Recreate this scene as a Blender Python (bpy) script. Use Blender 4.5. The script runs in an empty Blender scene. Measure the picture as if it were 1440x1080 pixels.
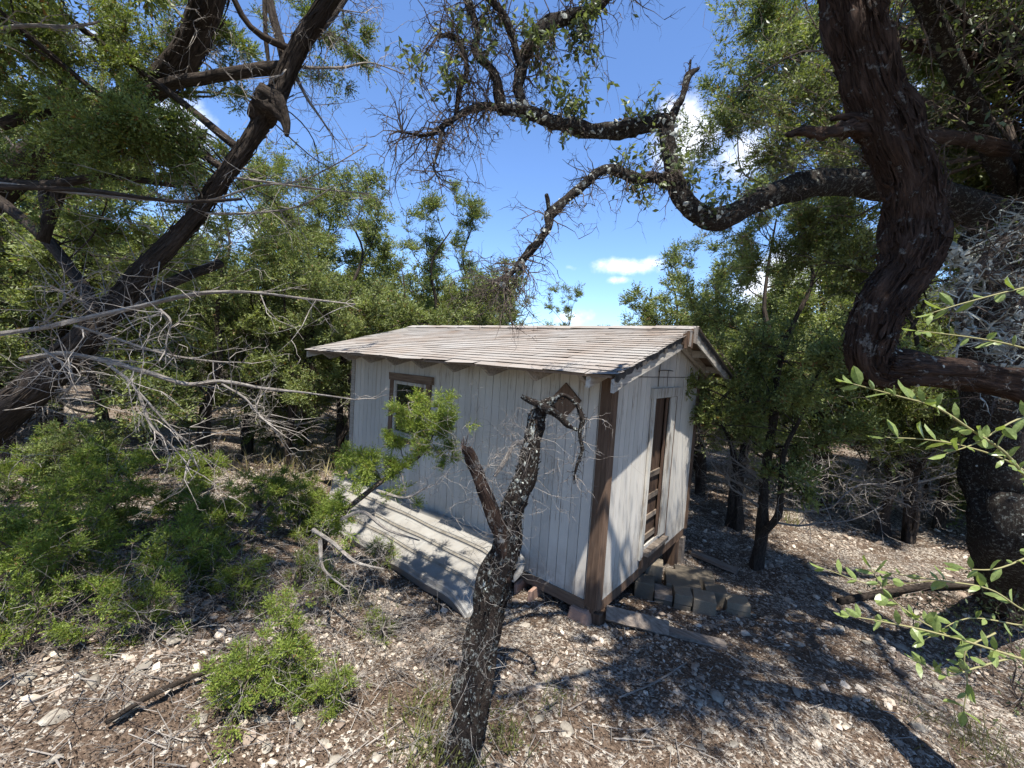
import bpy, math
import numpy as np
from mathutils import Matrix, Vector
from math import sin, cos, pi, radians

rng = np.random.default_rng(11)
S = bpy.context.scene
COL = S.collection

# ------------------------------------------------------------------ camera
FPX, PITCH, ROLL, YAW = 579.06, -0.066, 0.064, -0.687
CAM = np.array([1.526, -3.182, 2.091])
F_ = np.array([sin(YAW)*cos(PITCH), cos(YAW)*cos(PITCH), sin(PITCH)])
R_ = np.array([cos(YAW), -sin(YAW), 0.0])
U_ = np.cross(R_, F_)
R_, U_ = cos(ROLL)*R_+sin(ROLL)*U_, -sin(ROLL)*R_+cos(ROLL)*U_
cd = bpy.data.cameras.new('camera'); cam = bpy.data.objects.new('camera', cd); COL.objects.link(cam)
cam.matrix_world = Matrix([[R_[i], U_[i], -F_[i], CAM[i]] for i in range(3)]+[[0, 0, 0, 1]])
cd.sensor_width = 36; cd.lens = 36*FPX/1440; cd.clip_start = 0.05; cd.clip_end = 2000
S.camera = cam

# ------------------------------------------------------------------ light
SUN = np.array([0.262, -0.245, 0.935]); SUN /= np.linalg.norm(SUN)
EL = math.asin(SUN[2]); AZ = math.atan2(SUN[0], SUN[1])
sl = bpy.data.lights.new('sun', 'SUN'); sl.energy = 4.8; sl.angle = radians(0.55); sl.color = (1, .965, .90)
so = bpy.data.objects.new('sun', sl); COL.objects.link(so)
so.rotation_euler = Vector(SUN).to_track_quat('Z', 'Y').to_euler()
S.view_settings.view_transform = 'Standard'; S.view_settings.look = 'None'
S.view_settings.gamma = 1; S.view_settings.exposure = 1.30; S.view_settings.use_curve_mapping = False

def raydir(px, py):
    return F_ + R_*((px-720)/FPX) - U_*((py-540)/FPX)
def at(px, py, d):
    return CAM + raydir(px, py)*d

w = bpy.data.worlds.new('World'); S.world = w; w.use_nodes = True
nt = w.node_tree; nt.nodes.clear()
def N(t, typ, **kw):
    n = t.nodes.new(typ)
    for k, v in kw.items():
        if k.startswith('_'): setattr(n, k[1:], v)
        else: n.inputs[k.replace('__', ' ')].default_value = v
    return n
sky = N(nt, 'ShaderNodeTexSky', _sky_type='NISHITA', _sun_disc=False, _sun_elevation=EL, _sun_rotation=AZ,
        _air_density=1.0, _dust_density=0.05, _ozone_density=3.2, _altitude=300)
tc = N(nt, 'ShaderNodeTexCoord')
no = N(nt, 'ShaderNodeTexNoise', Scale=9.0, Detail=7.0, Roughness=.62)
nt.links.new(tc.outputs['Generated'], no.inputs['Vector'])
# small fair weather clouds at fixed directions of the sky
CL = [(880, 374, 60, 15, 1.0), (912, 370, 30, 12, .9), (872, 394, 26, 8, .8), (805, 377, 20, 7, .5), (975, 190, 62, 60, 1.25), (1040, 220, 75, 45, 1.0),
      (800, 448, 36, 16, .95), (1100, 395, 95, 55, 1.1), (255, 190, 60, 60, 1.0), (330, 320, 90, 45, .8), (80, 230, 80, 70, .7), (1020, 325, 60, 22, .5),
      (1300, 120, 120, 80, .8), (-400, 300, 200, 90, 1.), (1900, 200, 220, 90, 1.), (150, 60, 80, 40, .7)]
acc = None
def M(op, a, b=None, c=None):
    n = nt.nodes.new('ShaderNodeMath'); n.operation = op
    for i, v in enumerate((a, b, c)):
        if v is None: continue
        if isinstance(v, (int, float)): n.inputs[i].default_value = v
        else: nt.links.new(v, n.inputs[i])
    return n.outputs[0]
def VD(vec):
    n = nt.nodes.new('ShaderNodeVectorMath'); n.operation = 'DOT_PRODUCT'
    nt.links.new(tc.outputs['Generated'], n.inputs[0]); n.inputs[1].default_value = vec
    return n.outputs['Value']
for (px, py, rx, ry, amp) in CL:
    d = raydir(px, py); dn = d/np.linalg.norm(d)
    h = np.cross(dn, [0, 0, 1.]); h /= np.linalg.norm(h); v = np.cross(h, dn)
    k = 1/np.linalg.norm(d)**1
    a = M('DIVIDE', VD(tuple(h)), rx/FPX*k); b = M('DIVIDE', VD(tuple(v)), ry/FPX*k)
    q = M('ADD', M('MULTIPLY', a, a), M('MULTIPLY', b, b))
    front = M('GREATER_THAN', VD(tuple(dn)), 0.3)
    m = M('MULTIPLY', M('MULTIPLY', M('POWER', 2.718, M('MULTIPLY', q, -1.0)), amp), front)
    acc = m if acc is None else M('MAXIMUM', acc, m)
cov = M('MULTIPLY_ADD', acc, 1.0, M('MULTIPLY_ADD', no.outputs['Fac'], 2.3, -1.5))
ss = N(nt, 'ShaderNodeMapRange', _interpolation_type='SMOOTHSTEP'); nt.links.new(cov, ss.inputs[0])
ss.inputs[1].default_value = .12; ss.inputs[2].default_value = .95
ss.inputs[4].default_value = .93
has = M('GREATER_THAN', acc, .04)
mixf = M('MULTIPLY', ss.outputs[0], has)
tint = N(nt, 'ShaderNodeMix', _data_type='RGBA', _blend_type='MULTIPLY'); tint.inputs[0].default_value = 1
nt.links.new(sky.outputs[0], tint.inputs[6]); tint.inputs[7].default_value = (.82, .94, 1.12, 1)
mx = N(nt, 'ShaderNodeMix', _data_type='RGBA'); nt.links.new(mixf, mx.inputs[0])
nt.links.new(tint.outputs[2], mx.inputs[6]); mx.inputs[7].default_value = (7.0, 7.2, 7.6, 1)
bg = N(nt, 'ShaderNodeBackground', Strength=.098); nt.links.new(mx.outputs[2], bg.inputs[0])
wo = N(nt, 'ShaderNodeOutputWorld'); nt.links.new(bg.outputs[0], wo.inputs[0])

# ------------------------------------------------------------------ mesh helpers
class MB:
    def __init__(s): s.v = []; s.f = {3: [], 4: []}; s.n = 0; s.big = []; s.bk = []
    def add(s, v, f3=None, f4=None, bk=None):
        v = np.asarray(v, float).reshape(-1, 3)
        s.v.append(v)
        s.bk.append(np.zeros((len(v), 3)) if bk is None else bk)
        if f3 is not None and len(f3): s.f[3].append(np.asarray(f3, int)+s.n)
        if f4 is not None and len(f4): s.f[4].append(np.asarray(f4, int)+s.n)
        s.n += len(v)
    def mesh(s, name, mat, smooth=False, off=None):
        v = np.concatenate(s.v) if s.v else np.zeros((0, 3))
        if off is not None: v = v-np.asarray(off)
        f3 = np.concatenate(s.f[3]) if s.f[3] else np.zeros((0, 3), int)
        f4 = np.concatenate(s.f[4]) if s.f[4] else np.zeros((0, 4), int)
        me = bpy.data.meshes.new(name)
        me.vertices.add(len(v)); me.vertices.foreach_set('co', v.astype(np.float32).ravel())
        lv = np.concatenate([f3.ravel(), f4.ravel()]).astype(np.int32)
        me.loops.add(len(lv)); me.loops.foreach_set('vertex_index', lv)
        npoly = len(f3)+len(f4); me.polygons.add(npoly)
        st = np.concatenate([np.arange(len(f3))*3, len(f3)*3+np.arange(len(f4))*4]).astype(np.int32)
        me.polygons.foreach_set('loop_start', st)
        me.polygons.foreach_set('use_smooth', np.full(npoly, bool(smooth)))
        me.update(calc_edges=True); me.validate()
        bk = np.concatenate(s.bk) if s.bk else np.zeros((0, 3))
        if len(bk) and np.abs(bk).max() > 0 and len(me.vertices) == len(bk):
            a = me.attributes.new('bark', 'FLOAT_VECTOR', 'POINT'); a.data.foreach_set('vector', bk.astype(np.float32).ravel())
        if mat: me.materials.append(mat)
        return me
ORI = {}
def put(name, me, parent=None, **kw):
    o = bpy.data.objects.new(name, me); COL.objects.link(o)
    if parent is not None: o.parent = parent
    for k, v in kw.items():
        if v: o[k] = v
    return o
def obj(name, mb, mat, parent=None, smooth=False, base=None, **kw):
    """world-space MB -> object; parented ones are expressed relative to their thing, loose ones get an origin at their base"""
    if mb.n == 0: return None
    if parent is not None: off = ORI[parent.name]
    else:
        v = np.concatenate(mb.v); off = base if base is not None else np.array([v[:, 0].mean(), v[:, 1].mean(), v[:, 2].min()])
    o = put(name, mb.mesh(name, mat, smooth, off), parent, **kw)
    if parent is None: o.location = off; ORI[o.name] = np.array(off)
    else: ORI[o.name] = np.array(off)
    return o
def thing(name, label, cat, loc=(0, 0, 0), group=None):
    o = bpy.data.objects.new(name, None); COL.objects.link(o); o.location = loc; o.empty_display_size = .2
    o['label'] = label; o['category'] = cat
    if group: o['group'] = group
    ORI[o.name] = np.array(loc, float)
    return o
BOXF = np.array([[0, 3, 2, 1], [4, 5, 6, 7], [0, 1, 5, 4], [1, 2, 6, 5], [2, 3, 7, 6], [3, 0, 4, 7]])
def box(mb, a, b, jit=0.0):
    a = np.array(a, float); b = np.array(b, float)
    v = np.array([[a[0], a[1], a[2]], [b[0], a[1], a[2]], [b[0], b[1], a[2]], [a[0], b[1], a[2]],
                  [a[0], a[1], b[2]], [b[0], a[1], b[2]], [b[0], b[1], b[2]], [a[0], b[1], b[2]]])
    if jit: v = v+rng.normal(0, jit, v.shape)
    mb.add(v, f4=BOXF)
def beam(mb, p, q, wd, th, up=(0, 0, 1), jit=0, nseg=1, warp=0):
    p = np.array(p, float); q = np.array(q, float); d = q-p; d /= np.linalg.norm(d)
    s = np.cross(d, up); s /= np.linalg.norm(s); u = np.cross(s, d)
    ts = np.linspace(0, 1, nseg+1); vs = []
    for t in ts:
        c = p+(q-p)*t + u*rng.normal(0, warp)+s*rng.normal(0, warp)
        for (i, j) in ((-1, -1), (1, -1), (1, 1), (-1, 1)): vs.append(c+s*i*wd/2+u*j*th/2)
    vs = np.array(vs)
    if jit: vs += rng.normal(0, jit, vs.shape)
    f = [[0, 1, 2, 3], [4*nseg+3, 4*nseg+2, 4*nseg+1, 4*nseg]]
    for k in range(nseg):
        for i in range(4):
            j = (i+1) % 4; f.append([4*k+j, 4*k+i, 4*k+4+i, 4*k+4+j])
    mb.add(vs, f4=f)
def rockbox(mb, c, size, rz=0, bev=.012, jit=.004, rx=0):
    """block with chamfered, slightly worn edges"""
    hx, hy, hz = np.array(size)/2; vs = []; b = bev
    pts = []
    for sz in (-1, 1):
        for lay in ((0, 1) if sz < 0 else (1, 0)):
            z = sz*(hz-(0 if lay == 0 else b)); k = b if lay == 0 else 0
            for (sx, sy) in ((-1, -1), (1, -1), (1, 1), (-1, 1)):
                if sx*sy > 0: pts += [(sx*(hx-k), sy*(hy-b-k), z), (sx*(hx-b-k), sy*(hy-k), z)]
                else: pts += [(sx*(hx-b-k), sy*(hy-k), z), (sx*(hx-k), sy*(hy-b-k), z)]
    v = np.array(pts)+rng.normal(0, jit, (32, 3))
    if rx: v = v@np.array([[1, 0, 0], [0, cos(rx), -sin(rx)], [0, sin(rx), cos(rx)]]).T
    v = v@np.array([[cos(rz), -sin(rz), 0], [sin(rz), cos(rz), 0], [0, 0, 1]]).T+np.array(c)
    f4 = []
    for k in range(3):
        for i in range(8):
            j = (i+1) % 8; f4.append([8*k+i, 8*k+j, 8*k+8+j, 8*k+8+i])
    f3 = []
    for i in range(1, 7): f3 += [[0, i+1, i], [24, 24+i, 25+i]]
    mb.add(v, f3=f3, f4=f4)
def crom(P, n):
    P = np.asarray(P, float); m = len(P); out = []
    Q = np.vstack([2*P[0]-P[1], P, 2*P[-1]-P[-2]])
    for i in range(m-1):
        p0, p1, p2, p3 = Q[i:i+4]; t = np.linspace(0, 1, n, endpoint=False)[:, None]
        out.append(.5*((2*p1)+(-p0+p2)*t+(2*p0-5*p1+4*p2-p3)*t*t+(-p0+3*p1-3*p2+p3)*t**3))
    out.append(P[-1:]); return np.vstack(out)
def tube(mb, P, r, ns=10, sub=4, rough=.12, wob=0, cap=True, flute=0):
    """tapered limb through the points; ring radii broken up so the outline is uneven"""
    P = np.asarray(P, float); r = np.asarray(r, float)
    A = crom(np.hstack([P, r[:, None]]), sub); P = A[:, :3].copy(); r = np.maximum(A[:, 3], .0008); n = len(P)
    def smo(a, k):
        for _ in range(k): a = (np.roll(a, 1, 0)+2*a+np.roll(a, -1, 0))/4
        return a
    if wob:
        wv_ = smo(rng.normal(0, 2.0 if ns < 12 else 3.6, (n, 3)), 3 if ns < 12 else 16); P[1:-1] += wv_[1:-1]*(r[1:-1, None]*wob)
    rn = smo(rng.normal(0, .75 if ns < 12 else 1.3, (n, ns)), 10 if ns > 12 else 1)
    if ns > 12: rn = rn+.75*rng.normal(0, 1, ns)[None]*(.6+.4*smo(rng.normal(0, 1, (n, ns)), 6)*2.5)+.5*smo(rng.normal(0, 1, (n, ns)), 1)*.35
    T = np.gradient(P, axis=0); T /= np.linalg.norm(T, axis=1)[:, None]+1e-9
    u = np.cross(T[0], [.3, .2, .93]); u /= np.linalg.norm(u); ring = []; bk = []
    th = np.linspace(0, 2*pi, ns, endpoint=False)
    L = np.concatenate([[0], np.cumsum(np.linalg.norm(np.diff(P, axis=0), axis=1))])
    ph = rng.uniform(0, 6, 6); tw = rng.normal(0, .35); o = rng.uniform(0, 50)
    fl = int(rng.integers(3, 6))
    for i in range(n):
        u = u-T[i]*(u@T[i]); u /= np.linalg.norm(u); v = np.cross(T[i], u)
        a = th+tw*L[i]
        rr = r[i]*(1+rough*(.5*np.sin(3*th+ph[0]+L[i]*6)+.4*np.sin(5*th+ph[1]-L[i]*11)+.45*np.sin(2*th+ph[2]+L[i]*23))
                   + rough*rn[i]+flute*np.sin(fl*a+ph[3])*(.7+.3*np.sin(L[i]*9)))
        ring.append(P[i]+np.outer(rr*np.cos(th), u)+np.outer(rr*np.sin(th), v))
        bk.append(np.stack([np.cos(a)*r[i]+o, np.sin(a)*r[i], np.full(ns, L[i])], 1))
    V = np.vstack(ring); B = np.vstack(bk); f = []
    i = np.arange(ns); j = (i+1) % ns
    for k in range(n-1): f.append(np.stack([k*ns+i, k*ns+j, (k+1)*ns+j, (k+1)*ns+i], 1))
    f = np.vstack(f); f3 = []
    if cap:
        V = np.vstack([V, P[-1]+T[-1]*r[-1]*.5, P[0]]); B = np.vstack([B, B[-1], B[0]]); c = n*ns
        f3 = [[(n-1)*ns+a, (n-1)*ns+b, c] for a, b in zip(i, j)]+[[b, a, c+1] for a, b in zip(i, j)]
    mb.add(V, f3=f3, f4=f, bk=B)
    return P, r
def strips(mb, P, R, n, L, w, lo=0, hi=None):
    """loose strips of shaggy bark lying along a trunk, ends lifting off"""
    hi = hi or len(P)-2; seg = np.linalg.norm(P[(lo+hi)//2+1]-P[(lo+hi)//2]); T = np.gradient(P, axis=0); T /= np.linalg.norm(T, axis=1)[:, None]
    for _ in range(n):
        i = int(rng.integers(lo, hi)); k = max(2, int(L*rng.uniform(.4, 1.3)/max(seg, .004))); j = min(i+k, len(P)-1)
        if j-i < 2: continue
        ids = np.linspace(i, j, 4).astype(int); d = rng.normal(0, 1, 3); ww = w*rng.uniform(.5, 1.3); vs = []; lift = rng.exponential(.006)
        for q, e in enumerate(ids):
            a = d-T[e]*(d@T[e]); a /= np.linalg.norm(a); b = np.cross(T[e], a); r_ = R[e]*1.03+(lift if q in (0, 3) else 0)
            for (x_, h) in ((-1, 0), (0, .006), (1, 0)): vs.append(P[e]+a*(r_+h)+b*x_*ww*(.35 if q in (0, 3) else 1)/2)
        f = [[3*q+c, 3*q+c+1, 3*q+4+c, 3*q+3+c] for q in range(3) for c in (0, 1)]
        bk = np.array(vs)*0; bk[:, 0] = rng.uniform(0, 30)+np.tile([0, .01, .02], 4); bk[:, 2] = np.repeat(ids, 3)*seg
        mb.add(vs, f4=f, bk=bk)
def unit(a): return a/(np.linalg.norm(a, axis=-1, keepdims=True)+1e-9)
def prisms(mb, A, B, ra, rb, ns=3):
    """many straight tapered segments at once"""
    A = np.asarray(A); B = np.asarray(B); m = len(A)
    if m == 0: return
    D = unit(B-A); ref = np.where(np.abs(D[:, 2:3]) < .8, [[0, 0, 1.]], [[1., 0, 0]])
    u = unit(np.cross(D, ref)); v = np.cross(D, u)
    V = []
    for k in range(ns):
        a = 2*pi*k/ns; e = u*cos(a)+v*sin(a)
        V += [A+e*np.asarray(ra).reshape(-1, 1), B+e*np.asarray(rb).reshape(-1, 1)]
    V = np.stack(V, 1)                       # m, 2ns, 3
    f = []
    for k in range(ns):
        j = (k+1) % ns; f.append([2*k, 2*j, 2*j+1, 2*k+1])
    f = (np.array(f)[None]+(np.arange(m)*2*ns)[:, None, None]).reshape(-1, 4)
    bk = np.repeat(np.stack([rng.uniform(0, 40, m), np.zeros(m), np.zeros(m)], 1), 2*ns, 0)
    bk[:, 2] = V.reshape(-1, 3)[:, 2]
    mb.add(V.reshape(-1, 3), f4=f, bk=bk)
def grow(mb, P, D, L, R, levels=2, nseg=4, wander=.28, kids=3, grav=0., shrink=.55, ns=3, spread=.9):
    """twigs: P,D (m,3) L,R (m,) -> end points and directions of all the twigs of the last level"""
    P = np.asarray(P, float); D = unit(np.asarray(D, float)); L = np.asarray(L, float); R = np.asarray(R, float)
    allN, allD = [], []
    for lv in range(levels):
        m = len(P); node = [P]; dd = D.copy(); dirs = [dd]
        for k in range(nseg):
            dd = unit(dd+rng.normal(0, wander, (m, 3))+np.array([0, 0, grav])/nseg)
            a = node[-1]; b = a+dd*(L/nseg)[:, None]; node.append(b); dirs.append(dd)
            prisms(mb, a, b, R*(1-.8*k/nseg), R*(1-.8*(k+1)/nseg), ns)
        Nn = np.stack(node, 1); Dn = np.stack(dirs, 1)
        allN.append(Nn[:, 1:].reshape(-1, 3)); allD.append(Dn[:, 1:].reshape(-1, 3))
        if lv == levels-1: break
        idx = rng.integers(1, nseg+1, (m, kids)); rows = np.repeat(np.arange(m), kids); ix = idx.ravel()
        P = Nn[rows, ix]; D = unit(Dn[rows, ix]+rng.normal(0, spread, (len(rows), 3)))
        L = L[rows]*shrink*rng.uniform(.6, 1.2, len(rows)); R = np.maximum(R[rows]*.55, .0008)
    return allN, allD
def frames(D, spin=None):
    D = unit(D); m = len(D)
    ref = unit(rng.normal(0, 1, (m, 3))) if spin is None else spin
    x = unit(np.cross(ref, D)); y = np.cross(D, x)
    return np.stack([x, y, D], 2)            # columns
def tile(mb, tv, t3, P, D, sc, spin=None):
    m = len(P)
    if m == 0: return
    Fm = frames(D, spin); V = np.einsum('mij,kj->mki', Fm, tv)*np.asarray(sc).reshape(-1, 1, 1)+np.asarray(P)[:, None]
    k = len(tv); f = (t3[None]+(np.arange(m)*k)[:, None, None]).reshape(-1, 3)
    mb.add(V.reshape(-1, 3), f3=f)
def tuft_t(nf, nb, bw, bl=.33, open_=1.0, r=None):
    """a tuft of feathery scale-leaf sprays: nf fronds of nb blades, unit radius, growing along +z"""
    r = r or rng; V = []
    for i in range(nf):
        ax = unit(np.array([r.normal(0, open_), r.normal(0, open_), 1.0])); ln = r.uniform(.6, 1.1); st = ax*r.uniform(0, .15)
        sd = unit(np.cross(ax, r.normal(0, 1, 3))); s2 = np.cross(ax, sd)
        for j in range(nb):
            t = (j+.6)/nb; p = st+ax*ln*t+np.array([0, 0, .12*t*t]); a = r.uniform(0, 2*pi)
            e = sd*cos(a)+s2*sin(a)*.7; d = unit(ax*.9+e*.85*(1.1-t*.6)); L = bl*(1.15-.6*t)*r.uniform(.7, 1.3)
            wv = unit(np.cross(d, r.normal(0, 1, 3)))*bw*r.uniform(.7, 1.3)
            V += [p-wv*.5, p+wv*.5, p+d*L]
    return np.array(V), np.arange(len(V)).reshape(-1, 3)
T_NEAR = [tuft_t(13, 7, .10, .26, 1.5) for _ in range(5)]
T_MID = [tuft_t(13, 5, .125, .28, 1.5) for _ in range(5)]
T_FAR = [tuft_t(10, 4, .16, .28, 1.6) for _ in range(4)]
def tufts(mb, T, P, D, sc):
    P = np.asarray(P); D = np.asarray(D); sc = np.broadcast_to(sc, (len(P),))*rng.uniform(.7, 1.25, len(P))
    w_ = rng.integers(0, len(T), len(P))
    for i, (tv, t3) in enumerate(T):
        q = w_ == i; tile(mb, tv, t3, P[q], D[q], sc[q])
# broad leaf: folded, pointed, slightly curled; +z is along the leaf
LEAFV = np.array([[0, 0, 0], [.19, .03, .28], [.22, .05, .55], [.12, .03, .84], [0, -.06, 1.0], [-.12, .03, .84], [-.22, .05, .55], [-.19, .03, .28], [0, -.02, .30], [0, -.03, .6]])
LEAF3 = np.array([[0, 1, 8], [1, 2, 9], [1, 9, 8], [2, 3, 9], [3, 4, 9], [4, 5, 9], [5, 6, 9], [6, 7, 9], [7, 8, 9], [7, 0, 8]])
LEAFS = np.array([[0, 0, 0], [.22, .04, .5], [0, 0, 1], [-.22, .04, .5]]); LEAFS3 = np.array([[0, 1, 2], [0, 2, 3]])
ico = None
def icosa():
    t = (1+5**.5)/2
    v = unit(np.array([[-1, t, 0], [1, t, 0], [-1, -t, 0], [1, -t, 0], [0, -1, t], [0, 1, t], [0, -1, -t], [0, 1, -t], [t, 0, -1], [t, 0, 1], [-t, 0, -1], [-t, 0, 1]]))
    f = np.array([[0, 11, 5], [0, 5, 1], [0, 1, 7], [0, 7, 10], [0, 10, 11], [1, 5, 9], [5, 11, 4], [11, 10, 2], [10, 7, 6], [7, 1, 8], [3, 9, 4], [3, 4, 2], [3, 2, 6], [3, 6, 8], [3, 8, 9], [4, 9, 5], [2, 4, 11], [6, 2, 10], [8, 6, 7], [9, 8, 1]])
    return v, f
ICV, ICF = icosa()

# ------------------------------------------------------------------ materials
def mat(name, build):
    m = bpy.data.materials.new(name); m.use_nodes = True; t = m.node_tree; t.nodes.clear()
    o = N(t, 'ShaderNodeOutputMaterial'); t.links.new(build(t), o.inputs[0]); return m
def ramp(t, fac, stops):
    r = t.nodes.new('ShaderNodeValToRGB'); e = r.color_ramp.elements
    while len(e) < len(stops): e.new(.5)
    for i, (p, c) in enumerate(stops): e[i].position = p; e[i].color = tuple(c)+(1,)
    t.links.new(fac, r.inputs[0]); return r.outputs[0]
def noise(t, vec, scale, detail=5, rough=.6, dim=None):
    n = N(t, 'ShaderNodeTexNoise', Scale=scale, Detail=detail, Roughness=rough)
    if vec is not None: t.links.new(vec, n.inputs['Vector'])
    return n.outputs['Fac']
def mapping(t, vec, sc):
    m = N(t, 'ShaderNodeMapping'); m.inputs['Scale'].default_value = sc; t.links.new(vec, m.inputs['Vector']); return m.outputs[0]
def objc(t): return N(t, 'ShaderNodeTexCoord').outputs['Object']
def mixc(t, f, a, b, mode='MIX'):
    n = N(t, 'ShaderNodeMix', _data_type='RGBA', _blend_type=mode)
    for s, v in ((0, f), (6, a), (7, b)):
        if isinstance(v, (int, float)): n.inputs[s].default_value = v
        elif isinstance(v, tuple): n.inputs[s].default_value = v+(1,) if len(v) == 3 else v
        else: t.links.new(v, n.inputs[s])
    return n.outputs[2]
def bsdf(t, col, rough=.85, bump=None, bs=.4, bd=.01, spec=.25, metal=0):
    p = N(t, 'ShaderNodeBsdfPrincipled', Roughness=rough, Metallic=metal)
    p.inputs['Specular IOR Level'].default_value = spec
    if isinstance(col, tuple): p.inputs['Base Color'].default_value = col+(1,)
    else: t.links.new(col, p.inputs['Base Color'])
    if bump is not None:
        b = N(t, 'ShaderNodeBump', Strength=bs, Distance=bd); t.links.new(bump, b.inputs['Height']); t.links.new(b.outputs[0], p.inputs['Normal'])
    return p.outputs[0]
def rnd_island(t): return N(t, 'ShaderNodeNewGeometry').outputs['Random Per Island']
def rnd_obj(t): return N(t, 'ShaderNodeObjectInfo').outputs['Random']
def mr(t, v, a, b, c, d):
    n = N(t, 'ShaderNodeMapRange'); t.links.new(v, n.inputs[0])
    for i, x in enumerate((a, b, c, d)): n.inputs[i+1].default_value = x
    return n.outputs[0]
def leafmat(name, dark, mid, light, trans=.42, rough=.55, nscale=1.6, brown=None):
    def b(t):
        f = N(t, 'ShaderNodeMath', _operation='ADD'); f.inputs[1].default_value = 0
        a = mr(t, noise(t, objc(t), nscale, 3), .3, .7, 0, 1); r = rnd_island(t)
        m = N(t, 'ShaderNodeMix', _data_type='FLOAT'); m.inputs[0].default_value = .55
        t.links.new(a, m.inputs[2]); t.links.new(r, m.inputs[3])
        c = ramp(t, m.outputs[0], [(.1, dark), (.5, mid), (.9, light)])
        if brown:
            k = N(t, 'ShaderNodeMath', _operation='GREATER_THAN'); t.links.new(r, k.inputs[0]); k.inputs[1].default_value = .955
            c = mixc(t, k.outputs[0], c, brown)
        p = bsdf(t, c, rough, spec=.35)
        tr = N(t, 'ShaderNodeBsdfTranslucent'); t.links.new(mixc(t, 1.0, c, (1.45, 1.5, .7), 'MULTIPLY'), tr.inputs[0])
        s = N(t, 'ShaderNodeMixShader', Fac=trans); t.links.new(p, s.inputs[1]); t.links.new(tr.outputs[0], s.inputs[2])
        return s.outputs[0]
    return mat(name, b)
def barkmat(name, dark, light, lichen=None, lam=.5, lsc=9., stretch=.18, bs=.9, bd=.02):
    def b(t):
        at_ = N(t, 'ShaderNodeAttribute', _attribute_name='bark').outputs['Vector']
        v = mapping(t, at_, (1, 1, stretch))
        n1 = noise(t, v, 95, 7, .72); n2 = noise(t, objc(t), 3.2, 4)
        c = ramp(t, n1, [(.34, dark), (.62, light)])
        c = mixc(t, mr(t, n2, .35, .7, 0, .5), c, dark)
        h = n1
        if lichen:
            l1 = noise(t, objc(t), lsc*2.2, 7, .78); l2 = noise(t, objc(t), lsc*6, 3, .7)
            a = N(t, 'ShaderNodeMath', _operation='MULTIPLY_ADD'); t.links.new(l2, a.inputs[0]); a.inputs[1].default_value = .35; t.links.new(l1, a.inputs[2])
            k = mr(t, a.outputs[0], .675-lam*.1, .70-lam*.1+.03, 0, 1)
            lc = mixc(t, l2, tuple(x*.55 for x in lichen), lichen)
            c = mixc(t, k, c, lc)
            hh = N(t, 'ShaderNodeMath', _operation='MULTIPLY_ADD'); t.links.new(k, hh.inputs[0]); hh.inputs[1].default_value = .35; t.links.new(n1, hh.inputs[2]); h = hh.outputs[0]
        return bsdf(t, c, .93, h, bs, bd, .12)
    return mat(name, b)
def woodmat(name, a, b_, axis=2, sc=40, paint=None, pamt=.5, bs=.5, bd=.004, var=.35, dirt=False):
    def b(t):
        s = [sc, sc, sc]; s[axis] = sc*.07
        v = mapping(t, objc(t), tuple(s)); n = noise(t, v, 1.0, 6, .65); n2 = noise(t, objc(t), 2.3, 4)
        c = ramp(t, n, [(.3, a), (.7, b_)])
        if paint:
            v2 = mapping(t, objc(t), tuple(x*.6 for x in s)); n3 = noise(t, v2, 1.0, 7, .7)
            mm = N(t, 'ShaderNodeMath', _operation='MULTIPLY_ADD'); t.links.new(n2, mm.inputs[0]); mm.inputs[1].default_value = .5; t.links.new(n3, mm.inputs[2])
            k = mr(t, mm.outputs[0], .50+pamt*.40, .58+pamt*.40, 1, 0)
            pc = mixc(t, mr(t, noise(t, objc(t), 1.2, 5), .3, .75, 0, 1), paint, tuple(x*.80 for x in paint))
            pc = mixc(t, mr(t, n3, .45, .70, 0, .32), pc, (.42, .38, .32))
            c = mixc(t, k, c, pc)
            if dirt:      # mud splashed up from the ground and rust run down from the nails
                sz_ = N(t, 'ShaderNodeSeparateXYZ'); t.links.new(objc(t), sz_.inputs[0])
                z0 = mr(t, sz_.outputs[2], .18, .62, .75, 0); nz = mr(t, noise(t, objc(t), 5.5, 6, .7), .38, .62, 0, 1)
                md = N(t, 'ShaderNodeMath', _operation='MULTIPLY'); t.links.new(z0, md.inputs[0]); t.links.new(nz, md.inputs[1])
                c = mixc(t, md.outputs[0], c, (.24, .19, .14))
                v3 = mapping(t, objc(t), (22, 22, 1.1)); z1 = mr(t, sz_.outputs[2], 1.2, 2.2, 0, .8); n4 = mr(t, noise(t, v3, 1.0, 4, .6), .58, .74, 0, 1)
                m2 = N(t, 'ShaderNodeMath', _operation='MULTIPLY'); t.links.new(z1, m2.inputs[0]); t.links.new(n4, m2.inputs[1])
                c = mixc(t, m2.outputs[0], c, (.25, .18, .11))
        ob = mr(t, rnd_obj(t), 0, 1, 1-var, 1+var*.25)
        c = mixc(t, 1.0, c, ob, 'MULTIPLY')
        return bsdf(t, c, .85, n, bs, bd, .15)
    return mat(name, b)
m_siding = woodmat('painted_siding', (.20, .16, .125), (.36, .32, .27), 2, 110, (.57, .53, .465), .90, .25, .0012, .14, True)
m_corner = woodmat('brown_weathered_wood', (.075, .045, .030), (.19, .125, .085), 2, 50)
m_trimx = woodmat('brown_trim_x', (.10, .065, .045), (.24, .17, .12), 0, 50)
m_greyx = woodmat('grey_wood_x', (.17, .145, .12), (.40, .36, .31), 0, 50, var=.25)
m_greyy = woodmat('grey_wood_y', (.19, .17, .145), (.50, .46, .41), 1, 50, (.52, .485, .42), .55)
m_whitez = woodmat('white_trim_z', (.16, .12, .09), (.38, .34, .28), 2, 45, (.50, .465, .40), .70)
m_door = woodmat('door_wood', (.050, .030, .020), (.14, .085, .055), 2, 30)
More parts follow.
